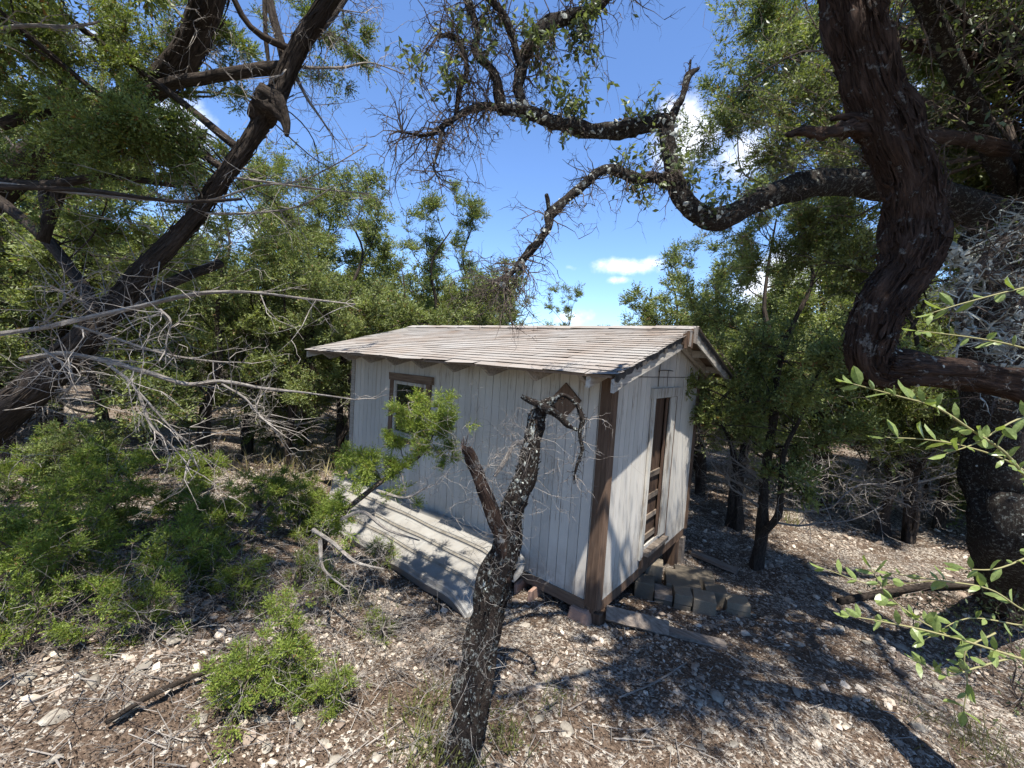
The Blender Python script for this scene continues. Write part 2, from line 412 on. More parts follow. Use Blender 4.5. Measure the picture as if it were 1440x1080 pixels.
m_doorr = woodmat('door_rail_wood', (.10, .07, .05), (.27, .22, .17), 1, 30)
m_deck = woodmat('roof_deck_wood', (.12, .085, .06), (.27, .20, .15), 0, 40)
m_plank = woodmat('old_plank_wood', (.085, .065, .05), (.26, .215, .175), 0, 45, var=.3)
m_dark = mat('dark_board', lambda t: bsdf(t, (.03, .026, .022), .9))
def _sh(t):
    n = noise(t, objc(t), 2.2, 5, .6); f = noise(t, objc(t), 160, 3, .8)
    c = ramp(t, n, [(.34, (.30, .285, .265)), (.52, (.275, .248, .222)), (.72, (.235, .185, .148))])
    v2 = mapping(t, objc(t), (4, 55, 60)); sv = noise(t, v2, 1.0, 3, .6)
    c = mixc(t, mr(t, f, .35, .62, .30, 0), c, (.10, .08, .065))
    c = mixc(t, mr(t, sv, .45, .66, 0, .25), c, (.16, .12, .095))
    c = mixc(t, 1.0, c, mr(t, rnd_obj(t), 0, 1, .90, 1.04), 'MULTIPLY')
    return bsdf(t, c, .95, f, .6, .004, .1)
m_shingle = mat('asphalt_shingle', _sh)
m_tar = mat('tar_edge', lambda t: bsdf(t, ramp(t, noise(t, objc(t), 20, 5), [(.35, (.022, .02, .019)), (.7, (.09, .08, .07))]), .9, noise(t, objc(t), 90), .6, .005))
def _metal(t):
    n = noise(t, objc(t), 3.5, 6, .65); f = noise(t, objc(t), 40, 4)
    c = ramp(t, n, [(.35, (.27, .26, .235)), (.6, (.225, .21, .185)), (.78, (.16, .14, .11))])
    c = mixc(t, mr(t, f, .52, .7, 0, .5), c, (.26, .225, .18))
    return bsdf(t, c, .50, f, .12, .003, .4, .05)
m_sheet = mat('dull_sheet_metal', _metal)
def _conc(base):
    def b(t):
        n = noise(t, objc(t), 9, 6); f = noise(t, objc(t), 110, 3, .8)
        c = mixc(t, n, tuple(x*.62 for x in base), tuple(min(1, x*1.25) for x in base)); c = mixc(t, mr(t, f, .35, .6, .4, 0), c, tuple(x*.4 for x in base))
        c = mixc(t, 1.0, c, mr(t, rnd_obj(t), 0, 1, .75, 1.15), 'MULTIPLY')
        return bsdf(t, c, .92, f, .7, .006, .15)
    return b
m_conc = mat('concrete', _conc((.20, .165, .12))); m_pink = mat('pink_concrete', _conc((.42, .27, .20)))
def _glass(t):
    p = N(t, 'ShaderNodeBsdfPrincipled', Roughness=.04); p.inputs['Base Color'].default_value = (.02, .025, .022, 1); p.inputs['Specular IOR Level'].default_value = .9
    tr = N(t, 'ShaderNodeBsdfTransparent'); m = N(t, 'ShaderNodeMixShader', Fac=.35); t.links.new(p.outputs[0], m.inputs[1]); t.links.new(tr.outputs[0], m.inputs[2]); return m.outputs[0]
m_glass = mat('window_glass', _glass)
m_wire = mat('rusty_wire', lambda t: bsdf(t, (.05, .035, .028), .7, metal=.3))
m_jun = leafmat('juniper_leaf', (.040, .058, .018), (.120, .152, .036), (.25, .285, .075), .30, brown=(.16, .085, .03))
m_jund = leafmat('juniper_leaf_muted', (.045, .060, .022), (.135, .162, .050), (.27, .30, .105), .34, brown=(.14, .08, .03))  # slightly paler, less saturated green than the plain juniper leaf
m_junb = leafmat('juniper_leaf_young', (.065, .095, .018), (.155, .205, .032), (.27, .315, .060), .36, brown=(.20, .13, .04))
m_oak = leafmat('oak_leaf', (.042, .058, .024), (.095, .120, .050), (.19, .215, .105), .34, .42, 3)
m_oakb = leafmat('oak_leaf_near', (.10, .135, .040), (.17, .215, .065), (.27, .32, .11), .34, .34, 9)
m_grass = leafmat('weed_leaf', (.07, .08, .025), (.12, .13, .035), (.20, .18, .07), .3)
m_dry = leafmat('dry_grass', (.22, .17, .08), (.32, .27, .13), (.42, .36, .20), .3)
m_bark = barkmat('juniper_bark', (.010, .008, .006), (.078, .060, .047))
m_barkr = barkmat('red_brown_bark', (.012, .007, .005), (.105, .066, .048), (.30, .28, .25), -.75, 5, .10, 1.0, .03)
m_barko = barkmat('oak_bark', (.010, .008, .007), (.050, .040, .032), (.24, .245, .215), -.42, 16, .5, 1.0, .02)
m_barkl = barkmat('lichen_bark', (.009, .007, .006), (.050, .037, .029), (.36, .365, .325), -.42, 14, .5, 1.0, .02)
m_lich = mat('lichen', lambda t: bsdf(t, ramp(t, noise(t, objc(t), 25, 5), [(.35, (.16, .165, .14)), (.65, (.46, .465, .41))]), .95, noise(t, objc(t), 60), .8, .01))
m_twig = barkmat('dead_twig', (.11, .09, .075), (.34, .31, .27), None)
m_twigd = barkmat('dark_twig', (.040, .030, .023), (.14, .11, .09), None)
def _ground(t):
    o = objc(t); big = noise(t, o, .9, 5, .6); mid = noise(t, o, 4.5, 6, .7); fine = noise(t, o, 60, 4, .75)
    vo = N(t, 'ShaderNodeTexVoronoi', Scale=52.0); wv = N(t, 'ShaderNodeVectorMath', _operation='ADD')
    nn = N(t, 'ShaderNodeTexNoise', Scale=14.0, Detail=3.0); t.links.new(o, nn.inputs['Vector'])
    sc = N(t, 'ShaderNodeVectorMath', _operation='SCALE'); sc.inputs['Scale'].default_value = .06; t.links.new(nn.outputs['Color'], sc.inputs[0])
    t.links.new(o, wv.inputs[0]); t.links.new(sc.outputs[0], wv.inputs[1]); t.links.new(wv.outputs[0], vo.inputs['Vector'])
    sep = N(t, 'ShaderNodeSeparateColor'); t.links.new(vo.outputs['Color'], sep.inputs[0])
    litter = ramp(t, fine, [(.3, (.050, .033, .023)), (.5, (.110, .076, .053)), (.68, (.20, .15, .108))])
    stone = ramp(t, sep.outputs[0], [(.1, (.13, .105, .085)), (.5, (.27, .225, .18)), (.9, (.46, .41, .34))])
    a = N(t, 'ShaderNodeMath', _operation='MULTIPLY_ADD'); t.links.new(big, a.inputs[0]); a.inputs[1].default_value = .9; t.links.new(mid, a.inputs[2])
    k = mr(t, a.outputs[0], .80, 1.08, .03, .82)
    thr = N(t, 'ShaderNodeMath', _operation='LESS_THAN'); t.links.new(sep.outputs[1], thr.inputs[0]); t.links.new(k, thr.inputs[1])
    c = mixc(t, thr.outputs[0], litter, stone)
    edge = mr(t, vo.outputs['Distance'], .0, .55, 1, 0)
    h = N(t, 'ShaderNodeMath', _operation='MULTIPLY_ADD'); t.links.new(edge, h.inputs[0]); h.inputs[1].default_value = 1.2; t.links.new(fine, h.inputs[2])
    return bsdf(t, c, .95, h.outputs[0], .9, .02, .1)
m_ground = mat('stony_ground', _ground)
def _stone(t):
    r = rnd_island(t); n = noise(t, objc(t), 30, 5)
    c = ramp(t, r, [(0, (.12, .09, .07)), (.35, (.25, .195, .15)), (.7, (.39, .325, .255)), (1, (.56, .49, .40))])
    c = mixc(t, mr(t, n, .4, .7, 0, .45), c, (.20, .15, .11)); return bsdf(t, c, .9, n, .5, .004, .2)
m_stone = mat('gravel_stone', _stone)
def _rock(t):
    n = noise(t, objc(t), 7, 6, .7); f = noise(t, objc(t), 60, 4)
    c = ramp(t, n, [(.3, (.12, .10, .08)), (.5, (.26, .23, .185)), (.7, (.42, .38, .31))])
    c = mixc(t, 1.0, c, mr(t, rnd_obj(t), 0, 1, .7, 1.15), 'MULTIPLY'); return bsdf(t, c, .92, f, .6, .006, .15)
m_rock = mat('limestone', _rock)
def _lit(t):
    c = ramp(t, rnd_island(t), [(0, (.035, .025, .018)), (.4, (.085, .056, .038)), (.8, (.145, .105, .072)), (1, (.25, .195, .14))]); return bsdf(t, c, .85)
m_litter = mat('leaf_litter', _lit)

# ------------------------------------------------------------------ ground
_k = rng.uniform(-1, 1, (10, 2)); _p = rng.uniform(0, 6.28, 10)
def ground(x, y):
    x = np.asarray(x, float); y = np.asarray(y, float)
    yy = np.clip(y, -5, 2.6); g = -.19-.115*yy
    g = g+np.where(x < -2.5, np.clip(-(x+2.5), 0, 4)*.02, 0)
    for i in range(10):
        fr = 1.1+i*.7; g = g+.030/(1+.55*i)*np.sin(_k[i, 0]*fr*x*1.4+_k[i, 1]*fr*y*1.4+_p[i])
    d = np.hypot(x-CAM[0], y-CAM[1]); g = g+np.clip(d-14, 0, 60)*.028
    near = np.exp(-((x-1.)**2+(y+.2)**2)/.3)*0
    g = g-.085*np.exp(-((y+.62)/.42)**2)/(1+np.exp((x+.45)*9))/(1+np.exp(-(x+4.3)*4))
    # rocky shelf at the lower left
    s = (x+1.6)*(-.5)+(y+2.2)*(-.85)
    g = g+.12/(1+np.exp(-s*9))*np.exp(-((x+2.0)**2)/5)
    return g
def gpt(x, y, dz=0): return np.array([x, y, float(ground(x, y))+dz])
def onground(px, py):
    d = raydir(px, py); t = 2.0
    for _ in range(40):
        p = CAM+d*t; t += (p[2]-float(ground(p[0], p[1])))/max(.05, -d[2])*.7
        t = min(max(t, .3), 60)
    return CAM+d*t
def axis_pts(c, near, far, n1, n2):
    a = np.linspace(-near, near, n1); b = near*np.power(far/near, np.linspace(0, 1, n2))[1:]
    return c+np.concatenate([-b[::-1], a, b])
xs = axis_pts(-.5, 6, 400, 240, 40); ys = axis_pts(.5, 6, 400, 240, 40)
X, Y = np.meshgrid(xs, ys); Z = ground(X, Y)
nearm = (np.abs(X+.5) < 7) & (np.abs(Y-.5) < 7)
Z = Z+np.where(nearm, rng.normal(0, .005, Z.shape), 0)
nx, ny = len(xs), len(ys); ii = (np.arange(ny-1)[:, None]*nx+np.arange(nx-1)[None]).ravel()
gb = MB(); gb.add(np.stack([X.ravel(), Y.ravel(), Z.ravel()], 1), f4=np.stack([ii, ii+1, ii+1+nx, ii+nx], 1))
put('ground', gb.mesh('ground', m_ground, True), None, kind='structure', label='stony pale ground with brown leaf litter under the trees')

def rand_ground(n, r0=1.0, r1=11, pw=1.0, az=62):
    r = r0+(r1-r0)*rng.uniform(0, 1, n)**pw; a = YAW+np.radians(rng.uniform(-az, az, n))
    return CAM[0]+np.sin(a)*r, CAM[1]+np.cos(a)*r, r
def inshed(x, y): return (x < .02) & (x > -4.1) & (y > .0) & (y < 2.47)
# gravel
n = 44000; x, y, r = rand_ground(n, 1.0, 11, 1.15)
keep = (np.sin(x*2.1+1)*np.cos(y*1.7)+.8*np.sin(x*4.3-y*3.1+2*np.sin(y*2.2))+rng.normal(0, .4, n) > .05) & ~inshed(x, y); x, y, r = x[keep], y[keep], r[keep]; n = len(x)
sz = np.minimum(.004+rng.exponential(.0060, n)*(1+1.6*(rng.uniform(size=n) < .06)), .045)*(.75+r*.07)
vv = ICV*np.array([1, .75, .5]); gm = MB()
jit = 1+rng.normal(0, .24, (n, 12, 1)); Fm = frames(np.stack([rng.normal(0, .25, n), rng.normal(0, .25, n), np.ones(n)], 1))
V = np.einsum('mij,mkj->mki', Fm, vv[None]*jit)*sz[:, None, None]+np.stack([x, y, ground(x, y)+sz*.18], 1)[:, None]
gm.add(V.reshape(-1, 3), f3=(ICF[None]+(np.arange(n)*12)[:, None, None]).reshape(-1, 3))
put('gravel', gm.mesh('gravel', m_stone), None, kind='stuff', label='loose pale limestone gravel scattered over the ground', category='gravel')
# leaf litter
n = 90000; x, y, r = rand_ground(n, .9, 9, 1.1); keep = ~inshed(x, y); x, y, r = x[keep], y[keep], r[keep]; n = len(x)
lb = MB(); tile(lb, LEAFS, LEAFS3, np.stack([x, y, ground(x, y)+rng.uniform(.004, .016, n)], 1), np.stack([rng.normal(0, 1, n), rng.normal(0, 1, n), rng.normal(0, .22, n)], 1), rng.uniform(.007, .022, n))
put('leaf_litter', lb.mesh('leaf_litter', m_litter), None, kind='stuff', label='dry brown leaf litter between the stones', category='litter')
# fallen small sticks
n = 2600; x, y, r = rand_ground(n, 1.0, 9, 1.1); keep = ~inshed(x, y); x, y = x[keep], y[keep]; n = len(x); a = rng.uniform(0, 2*pi, n); L = rng.uniform(.04, .24, n)
x2, y2 = x+np.cos(a)*L, y+np.sin(a)*L; sb = MB()
prisms(sb, np.stack([x, y, ground(x, y)+.012], 1), np.stack([x2, y2, ground(x2, y2)+.014+rng.uniform(0, .02, n)], 1), rng.uniform(.0015, .005, n), rng.uniform(.001, .003, n))
put('fallen_sticks', sb.mesh('fallen_sticks', m_twig), None, kind='stuff', label='thin grey sticks fallen on the stony ground', category='sticks')
# ------------------------------------------------------------------ shed
LS, WS, HW, HR, OV, EO, HE = 4.08, 2.45, 2.0, 2.50, .275, .556, 2.02
SL = (HR-HE)/(WS/2+EO)                       # roof slope, rise per metre
shed = thing('garden_shed', 'old white plank shed with a low shingled gable roof standing on blocks', 'shed', (-LS/2, WS/2, -.2))
def roofz(y): return HR-abs(y-WS/2)*SL
def part(name, mb, m, parent=shed, **k): return obj(name, mb, m, parent, **k)
WIN = (-3.06, -2.36, 1.02, 1.70)             # x0 x1 z0 z1
DOOR = (.94, 1.52, .20, 1.76)                # y0 y1 z0 z1
nb = 40; pw_ = LS/nb
for i in range(nb):                          # front wall boards
    x0 = -LS+i*pw_; x1 = x0+pw_-.0055; top = roofz(0)-.09; dy = rng.normal(0, .0012)
    spans = [(0, top)]
    if x1 > WIN[0]+.002 and x0 < WIN[1]-.002:
        spans = [(0, WIN[2]), (WIN[3], top)]
    for (a, b) in spans:
        mb = MB(); box(mb, (x0, -.012+dy, a+rng.uniform(-.004, .004)), (x1, .004+dy, b)); part('siding_board', mb, m_siding)
nb = 24; pw_ = WS/nb
for i in range(nb):                          # gable wall boards, cut to the slope
    y0 = i*pw_; y1 = y0+pw_-.0055; dx = rng.normal(0, .0012)
    def strip(a, b, sloped):
        mb = MB(); box(mb, (-.004+dx, y0, a), (.012+dx, y1, b))
        if sloped:
            v = mb.v[0]; up = v[:, 2] > b-1e-6; v[up, 2] = np.array([roofz(yy) for yy in v[up, 1]])-.075
        part('siding_board', mb, m_siding)
    hit = y1 > DOOR[0] and y0 < DOOR[1]
    if not hit: strip(rng.uniform(-.004, .004), 1.975, False)
    else:
        strip(DOOR[3], 1.975, False); strip(0, DOOR[2], False)
    strip(1.983, 2.2, True)
# hidden walls and inner structure
mb = MB(); box(mb, (-LS, WS-.02, 0), (-.02, WS, 2.05)); part('rear_wall', mb, m_siding)
mb = MB(); box(mb, (-LS, .02, 0), (-LS+.02, WS-.022, 2.05)); part('side_wall', mb, m_siding)
mb = MB(); box(mb, (-LS+.01, .0, -.09), (-.02, WS-.02, -.004)); part('floor', mb, m_corner)
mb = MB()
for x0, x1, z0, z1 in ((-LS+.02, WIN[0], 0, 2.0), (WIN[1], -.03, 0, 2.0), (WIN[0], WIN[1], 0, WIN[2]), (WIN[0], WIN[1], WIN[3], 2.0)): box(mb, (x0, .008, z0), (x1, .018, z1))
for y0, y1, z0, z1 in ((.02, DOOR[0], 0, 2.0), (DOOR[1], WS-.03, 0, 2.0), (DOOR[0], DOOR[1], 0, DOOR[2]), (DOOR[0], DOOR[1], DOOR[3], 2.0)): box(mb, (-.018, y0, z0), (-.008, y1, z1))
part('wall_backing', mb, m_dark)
# corner boards
def bd(name, a, b, m, jit=.0015, parent=shed, **k):
    mb = MB(); box(mb, a, b, jit); return part(name, mb, m, parent, **k)
bd('corner_board', (-.085, -.034, -.02), (.013, -.014, 1.99), m_corner)
bd('corner_board', (.014, -.030, -.03), (.032, .062, 1.97), m_corner)
bd('corner_board', (-LS-.02, -.032, -.02), (-LS+.065, -.014, 1.96), m_greyx)
bd('corner_board', (.014, WS-.05, -.01), (.032, WS+.02, 2.02), m_corner)
bd('skirt_board', (-LS-.01, -.026, -.085), (-.088, -.013, .012), m_trimx)
bd('skirt_board', (-.006, .064, -.10), (.011, .88, -.006), m_corner)
bd('skirt_board', (-.006, .885, -.10), (.011, WS-.06, -.006), m_corner)
bd('wall_batten', (-2.02, -.022, 1.5), (-1.995, -.014, 1.99), m_siding)
# window
win = part('window', (lambda m: (box(m, (-3.13, -.052, 1.70), (-2.26, -.0145, 1.79), .002), m)[1])(MB()), m_trimx)
for a, b in (((-3.11, -.045, .98), (-3.045, -.0145, 1.697)), ((-2.375, -.045, .98), (-2.30, -.0145, 1.697))): bd('frame', a, b, m_corner, parent=win)
bd('sill', (-3.12, -.075, .93), (-2.29, -.0145, .976), m_trimx, parent=win)
for a, b in (((-3.043, -.03, 1.0), (-2.995, .0, 1.69)), ((-2.42, -.03, 1.0), (-2.378, .0, 1.69)), ((-2.993, -.03, 1.65), (-2.422, .0, 1.69)), ((-2.993, -.026, 1.33), (-2.422, .004, 1.365)), ((-2.993, -.03, 1.0), (-2.422, .0, 1.045))):
    bd('sash', a, b, m_whitez, parent=win)
mb = MB(); box(mb, (-2.992, -.014, 1.366), (-2.423, -.010, 1.649)); part('pane', mb, m_glass, win)
mb = MB(); box(mb, (-2.992, -.012, 1.046), (-2.423, -.008, 1.329)); part('pane', mb, m_glass, win)
# door
bd('door_header', (.0135, .83, 1.765), (.045, 1.69, 1.865), m_whitez)
bd('door_jamb', (.0135, .86, .10), (.036, .935, 1.762), m_whitez)
bd('door_jamb', (.0135, 1.40, .19), (.034, 1.565, 1.762), m_whitez)
bd('door_jamb', (.0135, 1.568, .15), (.030, 1.615, 1.762), m_corner)
bd('door_sill', (.0135, .95, .125), (.085, 1.56, .165), m_plank)
bd('threshold_board', (.0135, .90, .0), (.040, 1.60, .122), m_corner)
door = part('door', (lambda m: (box(m, (-.040, .937, .18), (-.022, 1.398, 1.76), .001), m)[1])(MB()), m_door)
for z in (.24, .46, .68, .92): bd('rail', (-.0215, .94, z), (-.004, 1.396, z+.045+rng.uniform(0, .02)), m_doorr, parent=door)
for y_ in (.94, 1.335): bd('stile', (-.0035, y_, .185), (.006, y_+.06, 1.755), m_door, parent=door)
# bent wire hanger above the door
mb = MB(); tube(mb, [(.02, 1.0, 1.885), (.02, 1.0, 2.02), (.022, 1.01, 2.05), (.022, 1.36, 2.05), (.022, 1.40, 2.045)], [.004]*5, 5, 2, 0); tube(mb, [(.022, 1.25, 2.05), (.024, 1.25, 1.88)], [.003]*2, 5, 2, 0)
tube(mb, [(.02, 1.0, 2.02), (.021, 1.02, 2.12)], [.003, .002], 5, 2, 0); part('wire_bracket', mb, m_wire)
# diamond shaped board nailed to the front wall
c = np.array([-.437, 0, 1.725]); mb = MB()
dv = [(-.17, -.02), (.0, .165), (.165, .02), (.0, -.165)]
v = [(c[0]+a, yy, c[2]+b) for yy in (-.016, -.038) for a, b in dv]
mb.add(v, f4=[[0, 1, 2, 3], [7, 6, 5, 4], [0, 4, 5, 1], [1, 5, 6, 2], [2, 6, 7, 3], [3, 7, 4, 0]]); part('diamond_board', mb, m_corner)
# rafters and tails: front eave, rear eave
for i in range(9):
    x_ = -.03-i*.505
    mb = MB(); p0 = (x_, -EO+.05, roofz(-EO+.05)-.085); p1 = (x_, WS/2, HR-.085); beam(mb, p0, p1, .038, .095, jit=.001)
    v = mb.v[0]; f = v[:, 1] < -EO+.15; low = f & (v[:, 2] < roofz(-EO)-.10+.02); v[low, 1] += .12
    part('rafter', mb, m_greyx)
    mb = MB(); beam(mb, (x_, WS+EO-.05, roofz(WS+EO-.05)-.085), (x_, WS/2+.002, HR-.085), .038, .095, jit=.001); part('rafter', mb, m_greyx)
# decking under the shingles, one board after another down each slope
for side in (0, 1):
    nd = 12; hyp = WS/2+EO
    for k in range(nd):
        a = k/nd*hyp+.004; b = (k+1)/nd*hyp-.004
        ya, yb = (WS/2-b, WS/2-a) if side == 0 else (WS/2+a, WS/2+b)
        mb = MB(); x0, x1 = -LS-.28, OV-.025
        za, zb = roofz(ya)-.034, roofz(yb)-.034
        mb.add([(x0, ya, za), (x1, ya, za), (x1, yb, zb), (x0, yb, zb), (x0, ya, za+.018), (x1, ya, za+.018), (x1, yb, zb+.018), (x0, yb, zb+.018)], f4=BOXF); part('deck_board', mb, m_deck)
# rake boards, lookouts
def rake(x0, x1, side, ya, yb, dz0, dz1, name, m):
    sgn = -1 if side == 0 else 1
    A, B = WS/2+sgn*ya, WS/2+sgn*yb; mb = MB(); n = 6; vs = []
    for k in range(n+1):
        y_ = A+(B-A)*k/n; z_ = roofz(y_)
        for (xx, dz) in ((x0, dz0), (x1, dz0), (x1, dz1), (x0, dz1)): vs.append((xx+rng.normal(0, .0012), y_, z_+dz+rng.normal(0, .003)))
    f = [[0, 1, 2, 3], [4*n+3, 4*n+2, 4*n+1, 4*n]]
    for k in range(n):
        for i in range(4): f.append([4*k+(i+1) % 4, 4*k+i, 4*k+4+i, 4*k+4+(i+1) % 4])
    mb.add(vs, f4=f); part(name, mb, m)
rake(OV-.022, OV, 0, .30, WS/2+EO, -.135, -.040, 'rake_board', m_greyy)
rake(OV-.022, OV, 1, .012, WS/2+EO, -.135, -.034, 'rake_board', m_greyy)
rake(OV-.020, OV-.002, 0, .012, .29, -.125, -.040, 'rake_board', m_corner)
rake(.040, .078, 1, .02, WS/2+EO-.03, -.125, -.036, 'barge_rafter', m_greyy)
rake(.040, .078, 0, .02, WS/2+EO-.03, -.125, -.036, 'barge_rafter', m_greyy)
for s_, yy in ((1, .62), (1, 1.25), (0, .7), (0, 1.35)):
    yv = WS/2+(yy if s_ else -yy); bd('lookout', (.08, yv-.02, roofz(yv)-.115), (OV-.024, yv+.02, roofz(yv)-.040), m_greyy)
bd('ridge_beam', (.034, WS/2-.018, HR-.15), (OV-.026, WS/2+.018, HR-.045), m_corner)
rake(-LS-.30, -LS-.28, 0, .012, WS/2+EO, -.12, -.034, 'rake_board', m_greyy)
rake(-LS-.30, -LS-.28, 1, .012, WS/2+EO, -.12, -.034, 'rake_board', m_greyy)
# shingles on the slope in view: every tab is a piece
nr, hyp = 20, WS/2+EO+.03
er = hyp/nr; tw_ = .37; ntb = int((LS+.28+OV+.04)/tw_)+2
def tab(mb, x0, x1, d0, d1, lift, curl, side=0):
    """tab between the distances d0..d1 down the slope from the ridge"""
    vs = []
    sg = -1 if side == 0 else 1
    for lay in (0, 1):
        for (xx, d, ex) in ((x0, d0, 0), (x1, d0, 0), (x1, d1, 1), (x0, d1, 1)):
            z_ = HR-d*SL+(.001+lay*.002)+(lift+.002 if ex else -.005)+(curl[0] if ex and xx == x0 else curl[1] if ex else 0)
            vs.append((xx, WS/2+sg*d, z_))
    f = BOXF if sg > 0 else BOXF[:, ::-1]
    mb.add(vs, f4=f)
XL, XR = -LS-.31, OV+.025
for r_ in range(nr):
    off = (r_ % 2)*.185+rng.uniform(-.01, .01)
    for c_ in range(-1, ntb+1):
        x0 = XL+off+(c_-.5)*tw_; x1 = x0+tw_-.005; x0 = max(x0, XL+rng.uniform(-.008, .008)); x1 = min(x1, XR+rng.uniform(-.01, .008))
        if x1-x0 < .03: continue
        d0, d1 = max(.0, r_*er-.02), (r_+1)*er+rng.uniform(-.004, .006)
        last = r_ == nr-1
        cu = rng.exponential(.0014, 2)
        if last: d1 += rng.uniform(-.022, .015); cu = rng.uniform(-.014, .004, 2)
        mb = MB(); tab(mb, x0, x1, d0, d1, 0, cu); part('shingle', mb, m_shingle)
mb = MB()
for r_ in range(nr):
    for c_ in range(ntb+1):
        x0 = XL+(r_ % 2)*.185+(c_-.5)*tw_; x1 = min(x0+tw_-.005, XR); x0 = max(x0, XL)
        if x1-x0 > .03: tab(mb, x0, x1, max(0, r_*er-.02), (r_+1)*er, 0, (0, 0), 1)
part('rear_shingles', mb, m_shingle, kind='stuff')
for i in range(19):                          # ridge caps
    x0 = XL+i*.25; mb = MB(); x1 = min(x0+.27, XR); z_ = HR+.012+.003*(i % 2)
    mb.add([(x0, WS/2-.13, z_-.13*SL+.004), (x1, WS/2-.13, z_-.13*SL), (x1, WS/2, z_+.006), (x0, WS/2, z_+.009), (x0, WS/2+.13, z_-.13*SL+.004), (x1, WS/2+.13, z_-.13*SL)],
           f4=[[0, 1, 2, 3], [3, 2, 5, 4]]); part('ridge_cap', mb, m_shingle)
# torn felt and tar edge hanging along the rake
def ragged(side, lo, hi, n=34):
    mb = MB(); sg = -1 if side == 0 else 1; vs = []
    for k in range(n+1):
        d = lo+(hi-lo)*k/n; yy = WS/2+sg*d; zt = HR-d*SL+.006; dr = rng.uniform(.035, .085) if k % 2 else rng.uniform(.045, .075)
        vs += [(OV+.006, yy, zt), (OV+.007+rng.uniform(0, .006), yy+rng.normal(0, .006), zt-dr)]
    mb.add(vs, f4=[[2*k, 2*k+1, 2*k+3, 2*k+2] for k in range(n)]); part('torn_felt_edge', mb, m_tar)
ragged(0, .02, WS/2+EO, 40); ragged(1, .02, WS/2+EO, 40)
for k in range(7):                           # shingles folded down over the edge beside the ridge
    d = .03+k*.062; yy = WS/2-d; zt = HR-d*SL+.016; L_ = (.17, .15, .19, .16, .13, .15, .10)[k]
    bd('edge_shingle', (OV+.014, yy-.052, zt-L_), (OV+.024+.004*(k % 2), yy, zt), m_shingle if k in (0, 1, 3) else m_corner)
for x_, y_ in ((-.7, .05), (-3.9, .1), (-3.9, 2.3), (-2.0, 2.3)):
    pass

# supports: every block and post is its own thing
def blk(name, mb, m, label, cat, group=None):
    o = obj(name, mb, m); o['label'] = label; o['category'] = cat
    if group: o['group'] = group
    return o
zg = float(ground(-.12, -.02))
mb = MB(); rockbox(mb, (-.135, .02, (zg-.088)/2-.01), (.17, .17, abs(zg+.088)+.05), .1, .014)
v = mb.v[0]; lo_ = v[:, 2] < zg; v[lo_, 0] = (v[lo_, 0]+.135)*1.25-.135
blk('concrete_block', mb, m_pink, 'small pinkish block under the near corner of the shed', 'block', 'blocks carrying the shed')
mb = MB(); rockbox(mb, (-.02, .10, (zg-.1)/2-.01), (.12, .14, abs(zg+.1)+.03), .0, .01); blk('wood_block', mb, m_corner, 'brown wood wedge tucked behind the pinkish corner block', 'block', 'blocks carrying the shed')
mb = MB()
for dx_ in (-.085, .085): rockbox(mb, (-.70+dx_, .02, (zg-.09)/2-.02), (.035, .32, abs(zg+.088)+.07), .12, .006)
rockbox(mb, (-.70, .14, (zg-.09)/2-.02), (.13, .03, abs(zg+.09)+.06), .12, .006)
blk('concrete_block', mb, m_pink, 'hollow pinkish block under the front edge, right of the dead tree', 'block', 'blocks carrying the shed')
for x_, y_, lb_ in ((-2.1, .15, 'block under the shed behind the metal panel'), (-3.95, .2, 'block under the far left corner of the shed'), (-3.9, 2.2, 'block under the rear left corner of the shed')):
    g_ = float(ground(x_, y_)); mb = MB(); rockbox(mb, (x_, y_, (g_-.09)/2-.02), (.2, .38, max(.06, abs(g_+.092)+.03)), .1, .012); blk('concrete_block', mb, m_conc, lb_, 'block', 'blocks carrying the shed')
g_ = float(ground(.0, 2.2))
for k, (x_, y_, w_, t_, lb_) in enumerate(((-.06, 2.18, .15, .13, 'dark grey wooden post under the rear right corner of the shed, left one'), (-.0, 2.345, .10, .11, 'pale weathered post under the rear right corner of the shed, right one'))):
    mb = MB(); box(mb, (x_-w_/2, y_-t_/2, g_-.1), (x_+w_/2, y_+t_/2, -.102), .004); blk('wooden_post', mb, m_corner if k == 0 else m_plank, lb_, 'post', 'posts under the shed corner')
# block steps by the door
zs = float(ground(.4, 1.3))
ST = [(.05, 1.02, 0, (.19, .20, .21), m_conc, 'grey concrete block standing nearest the shed wall in the step pile'),
      (.235, 1.06, 0, (.17, .19, .085), m_conc, 'flat brick at the bottom of the step pile, second column'),
      (.235, 1.05, .092, (.175, .19, .06), m_plank, 'thin dark board lying on the flat brick of the step pile'),
      (.41, 1.10, 0, (.16, .20, .095), m_conc, 'lower of two bricks stacked in the middle of the step pile'),
      (.41, 1.10, .101, (.165, .20, .095), m_conc, 'upper of two bricks stacked in the middle of the step pile'),
      (.60, 1.16, 0, (.20, .22, .20), m_conc, 'big square block at the outer corner of the step pile'),
      (.85, 1.40, 0, (.22, .18, .095), m_conc, 'lower brick of the pair standing apart right of the step pile'),
      (.85, 1.40, .098, (.21, .18, .07), m_conc, 'upper brick of the pair standing apart right of the step pile'),
      (.64, 1.42, 0, (.20, .20, .19), m_conc, 'block behind the big corner block of the step pile'),
      (.33, 1.36, 0, (.34, .36, .19), m_conc, 'wide block topped with leaves filling the back of the step pile'),
      (.02, 1.36, 0, (.18, .20, .26), m_conc, 'rough stone leaning at the shed wall behind the step pile'),
      (.36, 1.66, 0, (.40, .19, .17), m_conc, 'rearmost long block of the step pile')]
